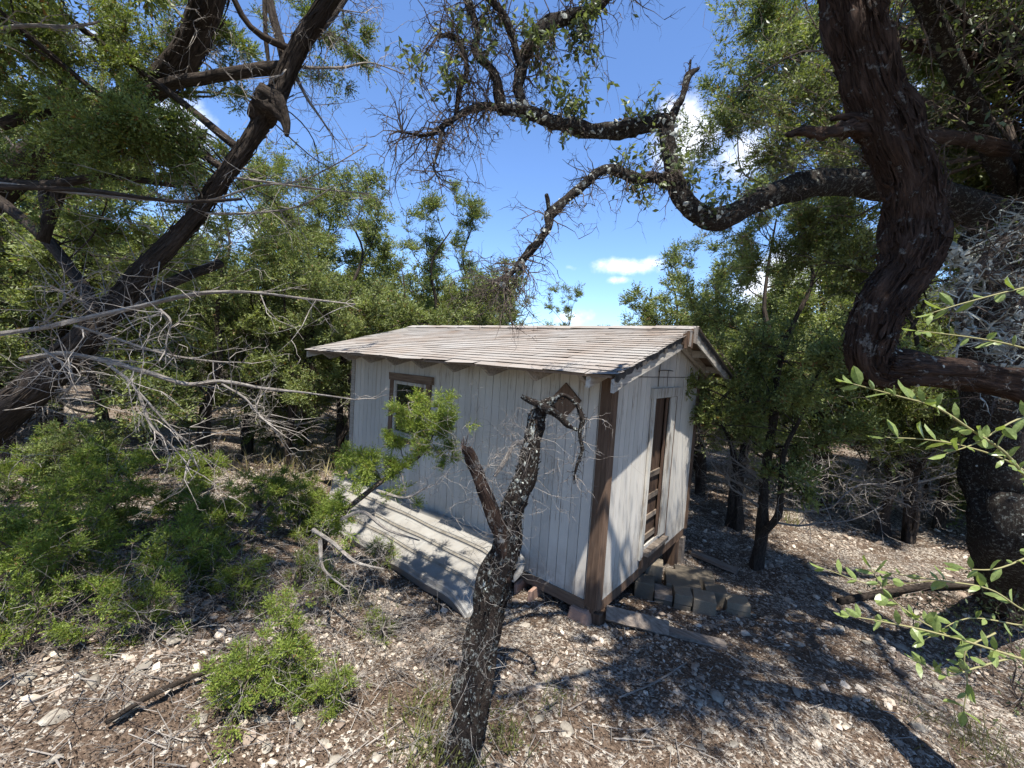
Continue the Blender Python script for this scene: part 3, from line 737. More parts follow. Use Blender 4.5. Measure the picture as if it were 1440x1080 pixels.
for (x_, y_, z_, s_, m_, lb_) in ST:
    mb = MB(); rockbox(mb, (x_, y_, zs-.03+z_+s_[2]/2), s_, .36+rng.normal(0, .03), .004, .0015)
    blk('plank' if m_ is m_plank else 'concrete_block', mb, m_, lb_, 'plank' if m_ is m_plank else 'block', 'pile of blocks making steps at the shed door')
def plank(p, q, w_, t_, lb_, up=(0, 0, 1)):
    mb = MB(); beam(mb, p, q, w_, t_, up, .0015, 6, .002); blk('plank', mb, m_plank, lb_, 'plank', 'old boards lying on the ground')
plank(gpt(.06, .10, .11), gpt(.52, .36, .05), .12, .035, 'grey weathered board propped against the shed corner', (.3, -.6, .8))
plank(gpt(.14, .20, .05), gpt(.92, .58, .02), .10, .035, 'long grey weathered board lying on gravel in front of the block steps')
plank(gpt(.05, 2.75, .05), gpt(.62, 2.75, .04), .12, .045, 'short board on the ground behind the shed corner')
m_ribshade = mat('rib_shade_tone', lambda t: bsdf(t, ramp(t, noise(t, objc(t), 9, 5), [(.35, (.15, .13, .10)), (.7, (.26, .235, .195))]), .95))  # dark tone painted in for the shaded edges of the panel ribs
# ribbed sheet metal panel
panel = thing('metal_panel', 'dull pale ribbed sheet metal cover lying tilted against the shed front', 'metal panel', (-2.2, -.45, -.2))
FL, FRt, BL, BR = map(np.array, ((-3.25, -.80, -.050), (-.86, -.70, -.085), (-4.45, -.05, .12), (-.80, -.055, .22)))
nu, nv = 36, 130
ribs = [0.04, .28, .52, .76, .97]
prof = lambda v_: sum(.036*math.exp(-((v_-r_)/.026)**8) for r_ in ribs)+.02*v_*(1-v_)
vs = []; crease = rng.normal(0, .004, (8, 8))
for j in range(nv+1):
    v_ = j/nv
    for i in range(nu+1):
        u_ = i/nu; a = FL+(FRt-FL)*u_; b = BL+(BR-BL)*u_; p = a+(b-a)*v_
        bumpy = .009*math.sin(u_*9+v_*5)*math.sin(v_*7+1+u_*3)+.005*math.sin(u_*23+v_*11)
        end = max(0, u_-.90)/.10
        vs.append(p+np.array([0, 0, prof(v_)*(1-.5*end)+bumpy-.10*end**1.6]))
def surf(u_, v_):
    a = FL+(FRt-FL)*u_; b = BL+(BR-BL)*u_; end = max(0, u_-.90)/.10
    return a+(b-a)*v_+np.array([0, 0, prof(v_)*(1-.5*end)+.009*math.sin(u_*9+v_*5)*math.sin(v_*7+1+u_*3)+.005*math.sin(u_*23+v_*11)-.10*end**1.6])
for r_ in ribs[1:4]:
    for (dv0, dv1, hh, m_) in ((-.024, .024, .003, None), (-.015, .015, .009, m_sheet)):  # dark strip standing in for shade along each rib, then the raised cap
        mb = MB(); us = np.linspace(.01, .97, 30); e = []
        for u_ in us:
            p0, p1 = surf(u_, r_+dv0), surf(u_, r_+dv1); top_ = surf(u_, r_)[2]
            if m_ is None: e += [p0+[0, -.006, .003], [p0[0]*.5+p1[0]*.5, p0[1]*.75+p1[1]*.25, top_+.0015], [p0[0]*.5+p1[0]*.5, p0[1]*.25+p1[1]*.75, top_+.0015], p1+[0, .006, .003]]
            else: e += [[p0[0], p0[1], top_], [p0[0], p0[1], top_+hh], [p1[0], p1[1], top_+hh], [p1[0], p1[1], top_]]
        mb.add(e, f4=[[4*i+4+k, 4*i+k, 4*i+k+1, 4*i+k+5] for i in range(29) for k in range(3)]); part('rib' if m_ else 'rib_shade_line', mb, m_ or m_ribshade, panel)
W_ = nu+1; f = [[j*W_+i, j*W_+i+1, j*W_+W_+i+1, j*W_+W_+i] for j in range(nv) for i in range(nu)]
mb = MB(); mb.add(vs, f4=f); top = part('sheet', mb, m_sheet, panel)
mb = MB(); e = np.array(vs[:W_]); lo_ = e+np.stack([np.zeros(W_), np.full(W_, .035)+.004*np.sin(np.arange(W_)*1.3), -np.linspace(.10, .115, W_)+.006*np.sin(np.arange(W_)*.9)], 1)
mid_ = e+np.array([0, -.006, -.012]); low = lo_+np.array([0, .03, -.004])
mb.add(np.vstack([e, mid_, lo_, low]), f4=[[k*W_+i+1, k*W_+i, (k+1)*W_+i, (k+1)*W_+i+1] for k in range(3) for i in range(nu)]); part('front_flange', mb, m_sheet, panel)
mb = MB(); e = np.array([vs[j*W_+nu] for j in range(nv+1)]); l2 = e+np.array([.03, 0, -.10]); mb.add(np.vstack([e, l2]), f4=[[i, i+1, nv+2+i, nv+1+i] for i in range(nv)]); part('end_flange', mb, m_sheet, panel)
mb = MB(); e = np.array([vs[j*W_] for j in range(nv+1)]); l2 = e+np.array([-.01, 0, -.07]); mb.add(np.vstack([e, l2]), f4=[[i+1, i, nv+1+i, nv+2+i] for i in range(nv)]); part('end_flange', mb, m_sheet, panel)
mb = MB(); tube(mb, [(-.86, -.10, .14), (-.76, -.10, .19), (-.70, -.16, .12), (-.74, -.22, .0)], [.02, .035, .035, .02], 10, 4, .1); part('rolled_corner', mb, m_sheet, panel)

# ------------------------------------------------------------------ rocks one can pick out
def rock(c, s, rz, lb_, grp='pale limestone rocks on the ground'):
    v = ICV.copy(); f = ICF
    # one subdivision
    e = {}; vl = list(v); nf = []
    def midp(a, b):
        k = (min(a, b), max(a, b))
        if k not in e: e[k] = len(vl); vl.append(unit(v[a]+v[b]))
        return e[k]
    for a, b, c_ in f:
        ab, bc, ca = midp(a, b), midp(b, c_), midp(c_, a); nf += [[a, ab, ca], [b, bc, ab], [c_, ca, bc], [ab, bc, ca]]
    v = np.array(vl); v = v*(1+rng.normal(0, .07, (len(v), 1)))
    for _ in range(9):
        n_ = unit(rng.normal(0, 1, 3)); d = v@n_; k = rng.uniform(.40, .75); v = v-np.outer(np.maximum(d-k, 0), n_)
    v = v*np.array(s); v = v@np.array([[cos(rz), -sin(rz), 0], [sin(rz), cos(rz), 0], [0, 0, 1]]).T+np.array(c)
    mb = MB(); mb.add(v, f3=nf); o = obj('rock', mb, m_rock); o['label'] = lb_; o['category'] = 'rock'; o['group'] = grp
RK = [(797, 1026, .055, 'grey angular rock on shaded gravel right of the dead tree base'), (930, 1002, .03, 'small pale rock on the gravel below the fallen boards'),
      (1120, 975, .045, 'pale flat rock in the sunny gravel patch at the right'), (1205, 980, .04, 'cream rock in the sunlit patch beside the tree shoots'),
      (1290, 1025, .06, 'long flat cream stone in the sunlit patch at lower right'), (1190, 1020, .03, 'small rounded white stone left of the long flat stone'),
      (1220, 905, .06, 'pale stone below the leafy shoots on the right'), (1060, 865, .035, 'stone on the shaded gravel right of the block steps'),
      (1105, 865, .035, 'rounded stone a step further right of the block steps'), (1050, 960, .03, 'pale stone in the shaded gravel below the block steps'),
      (1065, 985, .03, 'stone touching the edge of the shaded patch, lower right'), (1005, 1030, .035, 'white stone at the bottom, right of centre'),
      (80, 1010, .07, 'broad cream rock slab in the lower left corner'), (30, 960, .06, 'pale slab at the left edge by the dark brush'), (130, 960, .05, 'layered pale rock on the left bank'),
      (200, 940, .05, 'brown stained rock on the left bank below the juniper shoots'), (180, 1000, .06, 'pale rock beside the tree shadow at lower left'), (240, 905, .045, 'rock at the top of the left bank'),
      (455, 1045, .035, 'small white stone at the bottom left of the dead tree'), (470, 1070, .03, 'small white stone at the bottom edge left of the dead tree'), (420, 1020, .04, 'grey rock left of the dead tree base'),
      (545, 835, .03, 'rock just below the metal panel'), (520, 850, .045, 'grey rock in the dead twigs in front of the panel'), (390, 690, .06, 'white rock near the left end of the metal panel'),
      (400, 675, .05, 'white rock beyond the left end of the metal panel'), (700, 900, .025, 'small stone at the right of the dead tree trunk'), (880, 1040, .035, 'flat stone near the bottom right of centre'),
      (1150, 850, .05, 'long grey stone on the shaded right ground'), (1285, 860, .08, 'pale grey stone slab behind the lower right shoots'), (1010, 905, .03, 'stone just past the end of the long board')]
for (px, py, s, lb_) in RK:
    p = onground(px, py); rock(p+np.array([0, 0, s*.12]), (s*rng.uniform(1, 1.5), s*rng.uniform(.7, 1), s*rng.uniform(.35, .55)), rng.uniform(0, 3), lb_)
for k in range(60):
    px, py = rng.uniform(0, 1440), rng.uniform(870, 1078)
    if 560 < px < 740 and rng.uniform() < .5: continue
    if rng.uniform() < .3: px, py = rng.uniform(900, 1440), rng.uniform(780, 1000)
    p = onground(px, py); s = rng.uniform(.014, .032)*np.linalg.norm(p-CAM)/2.6
    side = 'left' if px < 620 else 'right'
    rock(p+np.array([0, 0, s*.15]), (s*rng.uniform(1, 1.6), s, s*rng.uniform(.4, .6)), rng.uniform(0, 3), 'small pale limestone stone half sunk in litter %s of the dead tree' % side, 'small stones %s of the dead tree' % side)
# ------------------------------------------------------------------ trees
UP = np.array([0, 0, 1.])
def path(pts):
    """(px, py, depth, half width in px) -> world points and radii"""
    P = np.array([at(a, b, d) for a, b, d, r_ in pts]); R = np.array([r_*d/FPX for a, b, d, r_ in pts]); return P, R
def jun_mesh(seed, H, R, cb, nst=2, dens=1.0, T=None, tsc=.15, lean=0.12, dead=1.0, twl=1.0):
    """juniper in its own coordinates: stems, dead twigs below, foliage tufts on the ends of the limbs"""
    global rng
    keep_rng = rng; rng = np.random.default_rng(seed); T = T or T_MID
    tb, db, fb = MB(), MB(), MB(); FP, FD = [], []
    for s_ in range(nst):
        a = rng.uniform(0, 6.28); ln = rng.uniform(.3, 1)*lean*H; hh = H*(1 if s_ == 0 else rng.uniform(.6, .92)); n = 7
        r0 = .0165*H*(1 if s_ == 0 else .7); P = []
        for k in range(n+1):
            t = k/n; P.append([cos(a)*(.05+ln*t**1.3)+rng.normal(0, .018*H*(.3+t)), sin(a)*(.05+ln*t**1.3)+rng.normal(0, .018*H*(.3+t)), hh*t-.1*(k == 0)])
        P = np.array(P); rr = r0*(1-np.linspace(0, 1, n+1)*.86); rr[0] *= 1.35
        Q, QR = tube(tb, P, rr, 9, 4, .13, flute=.10)
        nl = int((19*dens if s_ == 0 else 12*dens)*H/4.5)
        for i in range(nl):
            t = rng.uniform(.12, 1)**.85; q = Q[int(t*(len(Q)-1))]; z = q[2]
            az = i*2.4+rng.normal(0, .5); fr = (z-cb*H)/(H*(1-cb)) if H > cb else 1
            isdead = z < cb*H*rng.uniform(.5, 1.1)
            L = R*(.42+.62*math.sin(max(0, min(1, .15+.8*fr))*pi*.93))*rng.uniform(.55, 1.1)
            if isdead: L = R*rng.uniform(.45, .95)
            el = rng.normal(.18+.75*max(0, fr)**2, .22); d = np.array([cos(az)*cos(el), sin(az)*cos(el), sin(el)])
            m = 5; lp = [q]; dd = d.copy()
            for k in range(m):
                dd = unit(dd+rng.normal(0, .20, 3)+np.array([0, 0, .07])); lp.append(lp[-1]+dd*L/m)
            lr = np.linspace(max(.008, QR[int(t*(len(Q)-1))]*.38), .004, m+1)
            B, _ = tube(tb if not isdead else db, lp, lr, 5, 2, .1)
            if isdead:
                k = int(14*dead); ix = rng.integers(2, len(B), k)
                if k: grow(db, B[ix], unit(dd+rng.normal(0, .8, (k, 3))), rng.uniform(.2, .6, k)*twl, np.full(k, .0045), 3, 4, .25, 3, -.1, .55)
                continue
            k = int(7*dens)+3; ix = (rng.uniform(.25, 1, k)*(len(B)-1)).astype(int)
            nn, nd = grow(tb, B[ix], unit(dd*.8+rng.normal(0, .55, (k, 3))+[0, 0, .25]), rng.uniform(.22, .5, k)*R*.42, np.full(k, .006), 2, 3, .2, 2, .15, .6)
            for a_, b_ in zip(nn, nd):
                sel = rng.uniform(size=len(a_)) < .27; FP.append(a_[sel]); FD.append(b_[sel])
            FP.append(B[-3:]); FD.append(np.repeat(dd[None], 3, 0))
    FP = np.vstack(FP); FD = unit(np.vstack(FD)*.7+[0, 0, .55]+rng.normal(0, .25, (len(FP), 3)))
    tufts(fb, T, FP, FD, tsc)
    out = (tb.mesh('trunk', m_bark), fb.mesh('crown', m_jund), db.mesh('dead_branches', m_twig if dead else m_twig) if db.n else None)
    rng = keep_rng; return out
def tree(name, meshes, loc, rz, sc, label, cat='tree', group=None, crownmat=None):
    t = thing(name, label, cat, loc, group); t.rotation_euler = (0, 0, rz); t.scale = (sc, sc, sc)
    for nm, me in zip(('trunk', 'crown', 'dead_branches'), meshes):
        if me is not None: put(nm, me, t)
    return t
VAR = [jun_mesh(101, 5.0, 1.7, .30, 2, 1.0, T_MID, .19), jun_mesh(102, 5.2, 1.5, .36, 3, .9, T_MID, .185),
       jun_mesh(103, 4.4, 1.9, .22, 2, 1.0, T_MID, .195), jun_mesh(104, 6.2, 1.9, .34, 2, 1.05, T_MID, .21)]
FARV = [jun_mesh(105, 4.6, 1.9, .12, 3, 1.0, T_FAR, .26, dead=.5), jun_mesh(106, 4.2, 2.1, .05, 3, 1.1, T_FAR, .27, dead=.4), jun_mesh(107, 5.0, 1.9, .25, 2, 1.0, T_FAR, .26, dead=.8)]
def base(px, d):
    r_ = raydir(px, 540); h = r_[:2]; p = CAM[:2]+h*d; return gpt(p[0], p[1], -.05)
BG = [(1052, 6.6, 1, .3, .98, 'juniper right of the shed with a slim trunk paired with a second trunk'),
      (1092, 5.3, 0, 1.7, .92, 'juniper with a straight dark trunk standing nearest right of the shed'),
      (1262, 6.9, 1, 4.0, .95, 'juniper with a thin curved trunk on the pale clearing at the right'),
      (1312, 6.6, 1, 2.1, .90, 'juniper with slanting thin dark trunk left of the big oak trunk'),
      (1345, 7.3, 2, 5.1, 1.0, 'juniper with several low forking stems left of the big oak trunk'),
      (1000, 8.4, 2, .9, 1.0, 'bushy juniper rising behind the rear roof corner'),
      (945, 9.3, 0, 2.9, .98, 'pointed bright juniper showing above the right end of the roof'),
      (1175, 8.0, 3, 3.6, .98, 'tall dark juniper behind the stub of the leaning trunk'),
      (1130, 9.8, 2, 5.5, 1.05, 'broad juniper behind the clearing at the right'),
      (1240, 10.5, 0, 1.2, 1.15, 'juniper far behind the leaning trunk'),
      (1390, 8.8, 3, .2, 1.0, 'tall juniper behind the big lichen covered oak trunk'),
      (1475, 7.0, 0, 3.0, 1.1, 'juniper at the far right edge behind the oak'),
      (545, 9.6, 2, 4.4, 1.02, 'juniper behind the left end of the shed roof'), (612, 9.6, 0, 5.9, 1.06, 'juniper behind the shed with a pointed dark top over the roof'),
      (668, 10.8, 1, 2.3, 1.12, 'sparse pale green juniper above the middle of the roof'), (720, 11.8, 2, 1.9, .98, 'low juniper crown at the left of the gap of sky over the roof'),
      (785, 15.5, 0, .7, .92, 'small distant juniper top peeking over the middle of the roof'), (905, 16.5, 1, .2, .86, 'tiny distant juniper top over the right part of the roof'),
      (480, 8.0, 0, 2.6, 1.0, 'juniper just left of the shed with its foliage against the eave'), (425, 9.4, 3, 1.3, .90, 'tall juniper standing well left of the shed'),
      (410, 7.2, 2, 3.5, .80, 'dark trunked juniper by the small sunny grass clearing'), (345, 7.6, 1, .4, .95, 'juniper in the left thicket behind the pale dead branches'),
      (285, 6.3, 2, 4.9, .92, 'dense low juniper in the middle of the left thicket'), (215, 7.5, 0, 5.6, 1.0, 'juniper deep in the left thicket behind the leaning trunk'),
      (150, 5.6, 2, 2.0, .88, 'low dark juniper behind the young bright junipers at left'), (70, 6.8, 3, 3.1, .9, 'tall juniper near the left edge'),
      (10, 5.4, 0, 4.1, .95, 'juniper at the left edge behind the dead twigs'), (-70, 6.2, 2, 1.0, 1.0, 'juniper past the left edge')]
for (px, d, v, rz, sc, lb_) in BG:
    tree('juniper_tree', VAR[v], base(px, d), rz, sc, lb_, 'tree', 'junipers around the shed')
r2 = np.random.default_rng(5); k = 0
for row, (d0, n, a0, a1) in enumerate(((12, 12, -62, 58), (16, 16, -60, 60), (21, 21, -60, 60), (29, 26, -60, 60))):
    for i in range(n):
        a = YAW+radians(a0+(a1-a0)*(i+r2.uniform(-.3, .3))/(n-1)); d = d0*r2.uniform(.9, 1.15)
        px = 720+FPX*math.tan(a-YAW) if abs(a-YAW) < 1.4 else 0
        gap = 715 < px < 930; sc = r2.uniform(.75, 1.02)*(.88 if gap else 1)
        if gap and d < 15: continue
        if gap: sc *= .80
        p = gpt(CAM[0]+sin(a)*d, CAM[1]+cos(a)*d, -.05)
        where = 'left of the shed' if px < 480 else 'behind the shed' if px < 990 else 'right of the shed'
        tree('juniper_tree', FARV[int(r2.integers(0, 3))], p, r2.uniform(0, 6.3), sc*(1.0 if d < 18 else 1.05), 'distant juniper in the wooded background, one of many %s' % where, 'tree', 'distant junipers '+where)

# ---- foliage masses hung on given limbs
def clump(tb, fb, anchor, c, rad, n, T, tsc, rt=.006, up=.5, sub=3):
    """side branch from the anchor to the clump centre, fanning out into twigs with tufts"""
    anchor = np.array(anchor, float); c = np.array(c, float); L = np.linalg.norm(c-anchor)
    ks = 6; cv = rng.normal(0, .16*L, 3)+[0, 0, .06*L]; tt = np.linspace(0, 1, ks)[:, None]; pp = anchor+(c-anchor)*tt+cv*np.sin(tt*pi)+rng.normal(0, .035*L, (ks, 3))*np.sin(tt*pi); B, _ = tube(tb, pp, np.linspace(rt*(1+L*.6), rt*.6, ks), 6, 4, .15)
    k = max(4, n//8); st = B[rng.integers(int(len(B)*.45), len(B), k)]
    tgt = c+unit(rng.normal(0, 1, (k, 3)))*rad*rng.uniform(.35, 1, (k, 1))*[1, 1, .75]
    D = tgt-st; Ln = np.linalg.norm(D, axis=1)
    nn, nd = grow(tb, st, D, Ln*1.05, np.full(k, rt*.45), 3, 4, .22, sub, up*.3, .42, spread=.7)
    P = np.vstack([a[:] for a in nn[1:]]+[nn[0][len(nn[0])//2:]]); D = np.vstack([a[:] for a in nd[1:]]+[nd[0][len(nd[0])//2:]])
    q = rng.permutation(len(P))[:n]; P, D = P[q], unit(D[q]*.8+[0, 0, up]+rng.normal(0, .25, (len(q), 3)))
    tufts(fb, T, P, D, tsc)
def nearest(P, c): return P[np.argmin(np.linalg.norm(P-c, axis=1))]
def blobs(tb, fb, L_, limbs, T, tsc, up=.5, rt=.006, thr=None):
    for (px, py, rp, d, n) in L_:
        c = at(px, py, d); clump(tb, fb, nearest(limbs, c), c, rp*d/FPX, n, T, tsc, rt, up)
def limb(mb, pts, ns=12, sub=5, rough=.10, flute=.08):
    P, R = path(pts); return tube(mb, P, R, ns, sub, rough, .10, True, flute)
def deadtw(mb, P, n, L, r_, lv=3, kids=3, spread=1.0, grav=-.1, bias=None, wander=.28):
    ix = rng.integers(1, len(P), n); T_ = np.gradient(P, axis=0)[ix]; D = unit(unit(T_)*.4+rng.normal(0, spread, (n, 3))+(0 if bias is None else np.array(bias)))
    return grow(mb, P[ix], D, rng.uniform(.5, 1.2, n)*L, np.full(n, r_), lv, 4, wander, kids, grav, .55)

# ---- left leaning juniper
lj = thing('leaning_juniper', 'old juniper leaning up across the left with a shaggy dark trunk and knotted fork', 'tree', gpt(-1.9, -2.4))
tb, wb, fb, kb = MB(), MB(), MB(), MB()
b0 = at(-330, 900, 2.3); b0[2] = float(ground(b0[0], b0[1]))-.1
P, R = path([(-120, 690, 2.3, 44), (-30, 612, 2.3, 36), (40, 552, 2.35, 29), (110, 490, 2.4, 24), (150, 445, 2.4, 20), (200, 386, 2.45, 17), (262, 318, 2.5, 14), (300, 268, 2.5, 13), (345, 205, 2.5, 13), (375, 155, 2.5, 15), (398, 112, 2.5, 16), (428, 55, 2.45, 15), (470, -10, 2.4, 14), (530, -110, 2.3, 11)])
P = np.vstack([b0, P]); R = np.concatenate([[.22], R*.68]); TP, TR = tube(tb, P, R, 20, 7, .12, .08, True, .12); strips(tb, TP, TR, 420, .22, .012, 6)
L2, _ = limb(tb, [(140, 447, 2.4, 9), (100, 380, 2.6, 7.5), (50, 320, 2.8, 7), (-60, 240, 3, 6.5)], 10)
L3, _ = limb(tb, [(402, 95, 2.5, 8), (372, 97, 2.55, 8), (300, 108, 2.6, 8), (240, 117, 2.7, 8), (190, 135, 2.8, 8)], 10)
L5, _ = limb(tb, [(400, 85, 2.5, 7), (388, 40, 2.5, 6), (375, -20, 2.5, 5)], 8)
L6, _ = limb(tb, [(410, 85, 2.5, 8), (440, 50, 2.7, 7), (480, 5, 2.9, 6), (500, -40, 3, 5)], 8)
# knot and its broken stubs
tube(kb, path([(360, 132, 2.45, 5), (375, 142, 2.45, 15), (392, 150, 2.45, 17), (398, 165, 2.45, 10), (403, 192, 2.45, 2)])[0], path([(0, 0, 2.45, 5), (0, 0, 2.45, 14), (0, 0, 2.45, 16), (0, 0, 2.45, 9), (0, 0, 2.45, 2)])[1], 14, 7, .34, .2)
tube(kb, path([(362, 175, 2.5, 11), (378, 150, 2.48, 19), (392, 125, 2.5, 14)])[0], path([(362, 175, 2.5, 10), (378, 150, 2.48, 18), (392, 125, 2.5, 12)])[1], 16, 8, .3, .1)
tube(kb, path([(378, 150, 2.42, 9), (362, 146, 2.4, 5), (351, 142, 2.38, 1.5)])[0], [.04, .02, .005], 9, 5, .3)
up2, _ = limb(tb, [(378, 100, 2.5, 2), (374, 50, 2.5, 3), (372, -20, 2.5, 3)], 6)
for pts in ([(0, 176, 2.3, 7), (60, 160, 2.4, 7), (150, 168, 2.5, 5)], [(60, 340, 2.6, 7), (90, 240, 2.6, 8), (95, 120, 2.6, 8), (60, 20, 2.6, 7)], [(-30, 255, 2.2, 7), (60, 262, 2.25, 6), (150, 248, 2.3, 5), (250, 262, 2.4, 3)],
            [(70, 300, 2.6, 7), (62, 260, 2.6, 6), (100, 180, 2.7, 6), (70, 60, 2.8, 5)], [(120, 460, 2.5, 10), (170, 440, 2.8, 9), (230, 405, 3.2, 8), (310, 370, 3.6, 6)], [(-20, 262, 2.1, 4), (120, 268, 2.1, 3), (250, 283, 2.1, 2.5), (340, 280, 2.15, 2)]):
    limb(tb, pts, 9)
LIMBS = np.vstack([TP, L2, L3, L6])
# bare grey branches reaching right
DP = []
for pts in ([(-60, 476, 1.9, 6), (40, 465, 1.9, 5.2), (120, 448, 1.9, 5), (200, 430, 1.95, 4.4), (275, 413, 2.0, 4), (350, 411, 2.0, 3), (430, 420, 2.1, 2.2), (500, 428, 2.2, 1.2)],
            [(30, 505, 2.0, 5), (90, 497, 2.0, 5), (150, 508, 2.0, 4.6), (200, 522, 2.0, 4.6), (262, 540, 2.05, 4.2), (310, 536, 2.1, 3.6), (370, 546, 2.15, 3), (430, 552, 2.2, 2), (500, 562, 2.3, 1)],
            [(152, 512, 2.0, 3), (190, 545, 2.0, 2.8), (212, 598, 2.0, 2.4), (240, 625, 2.0, 1.6), (262, 650, 2.0, .8)], [(192, 548, 2.0, 2), (230, 590, 2.05, 1.8), (262, 625, 2.1, 1.4), (280, 660, 2.1, .8)],
            [(105, 458, 1.9, 2.6), (160, 475, 1.95, 2.4), (230, 497, 2.0, 2), (300, 508, 2.1, 1.4), (350, 510, 2.1, .8)], [(60, 490, 1.9, 2.2), (98, 520, 1.9, 2.0), (100, 542, 1.9, 1.8), (82, 565, 1.9, 1)],
            [(312, 540, 2.1, 2), (345, 560, 2.1, 1.8), (365, 585, 2.1, 1.2), (382, 600, 2.1, .6)], [(225, 435, 1.9, 2), (240, 452, 1.9, 1.8), (234, 480, 1.9, 1.4), (233, 512, 1.9, .8)],
            [(62, 455, 1.9, 2.2), (82, 435, 1.9, 2), (92, 418, 1.9, 1.8), (84, 402, 1.9, 1)],
            [(0, 258, 2.2, 3), (100, 270, 2.2, 3), (200, 280, 2.2, 2.6), (290, 282, 2.3, 2), (360, 262, 2.3, 1.8), (420, 255, 2.4, 1.5), (470, 232, 2.4, 1.2), (515, 205, 2.4, .8)],
            [(330, 250, 2.5, 2.4), (390, 258, 2.5, 2.2), (450, 266, 2.6, 1.6), (520, 272, 2.6, 1)], [(280, 300, 2.5, 2.4), (350, 300, 2.5, 2.2), (420, 290, 2.6, 1.6), (470, 262, 2.6, 1)],
            [(425, 95, 2.6, 3), (480, 95, 2.7, 2.4), (520, 88, 2.8, 1.6), (570, 105, 2.8, .8)], [(415, 105, 2.6, 4), (430, 135, 2.6, 3), (450, 165, 2.6, 2), (468, 190, 2.7, 1)],
            [(-40, 45, 2.0, 3), (40, 36, 2.0, 3.5), (100, 38, 2.1, 3), (140, 30, 2.1, 1.5)]):
    P_, _ = limb(wb, [(a_, b_, c_, d_*.72) for a_, b_, c_, d_ in pts], 7, 5, .15, .03); DP.append(P_)
for P_ in DP: deadtw(wb, P_, 13, .30, .0032, 3, 2, .7, -.05)
deadtw(wb, TP[30:], 34, .5, .005, 3, 3, .9, -.1); deadtw(wb, TP[10:50], 30, .42, .0045, 3, 2, 1., -.1); deadtw(wb, L3, 10, .3, .003); deadtw(wb, L6, 22, .4, .004)
LB = [(30, 20, 85, 2.4, 130), (105, 70, 85, 2.4, 150), (40, 130, 75, 2.3, 130), (175, 40, 70, 2.7, 100), (110, 175, 62, 2.2, 90), (245, 25, 50, 3, 60), (265, 95, 40, 3, 50), (150, 205, 60, 2.15, 110), (205, 178, 50, 2.2, 90), (240, 205, 42, 2.3, 80),
      (60, 215, 60, 2.3, 70), (335, 50, 45, 3, 60), (440, 20, 55, 3.1, 75), (490, 55, 42, 3.1, 45), (448, 112, 24, 3.2, 22), (300, 60, 32, 3, 30), (280, 245, 48, 3.6, 75), (335, 225, 42, 3.7, 60), (255, 285, 55, 3.2, 70), (350, 265, 34, 4, 40),
      (435, 275, 38, 4.6, 60), (400, 312, 45, 4.2, 60), (455, 322, 50, 4.6, 80), (390, 340, 46, 4.4, 50), (140, 320, 62, 2.9, 80), (210, 350, 60, 3.2, 80), (310, 330, 48, 3.6, 60), (300, 385, 50, 3.9, 60), (370, 372, 50, 4.4, 50),
      (500, 305, 30, 4.8, 22), (235, 130, 40, 2.9, 30)]
blobs(tb, fb, [(a, b, c, d, int(n*.85)) for a, b, c, d, n in LB], LIMBS, T_NEAR, .085, .15, .0042)
# crown above the frame that shades the lower left
for (x_, y_, z_, r_, n_) in ((-1.4, -3.2, 4.3, .7, 160), (-.6, -3.6, 4.8, .7, 130), (-.2, -2.9, 5.2, .6, 70), (-2.2, -3.6, 4.0, .7, 140), (-1.2, -4.2, 4.0, .6, 90)):
    clump(tb, fb, nearest(TP, np.array([x_, y_, z_])), (x_, y_, z_), r_, n_, T_MID, .14, .012, .3)
obj('trunk', tb, m_bark, lj, True); obj('knot', kb, m_bark, lj, True); obj('bare_branches', wb, m_twig, lj); obj('crown', fb, m_jun, lj)

lo = thing('overhanging_juniper', 'juniper limb thick and shaggy slanting down through the top left foliage', 'tree', gpt(-2.6, -3.6))
tb, fb, wb = MB(), MB(), MB()
P, R = path([(-200, 420, 3.0, 30), (-80, 320, 3.0, 26), (40, 230, 3.0, 22), (120, 178, 2.9, 18), (175, 145, 2.85, 18), (215, 118, 2.8, 19), (255, 85, 2.75, 20), (282, 40, 2.7, 20), (302, -20, 2.6, 20), (330, -120, 2.5, 16)])
g0 = P[0].copy(); g0[2] = float(ground(g0[0], g0[1]))-.1; P = np.vstack([g0, P]); R = np.concatenate([[.2], R*.85]); OP, OR = tube(tb, P, R, 18, 6, .1, .1, True, .1); strips(tb, OP, OR, 200, .22, .013, 6)
deadtw(wb, OP[8:], 40, .4, .004)
blobs(wb, fb, [(-60, 120, 90, 3.2, 90), (0, 60, 80, 3.4, 90), (200, -30, 60, 3, 60), (330, 120, 30, 3.2, 20), (310, -30, 50, 3, 40), (180, 90, 40, 3.3, 40)], OP, T_NEAR, .09, .2)
obj('trunk', tb, m_bark, lo, True); obj('bare_branches', wb, m_twig, lo); obj('crown', fb, m_jun, lo)

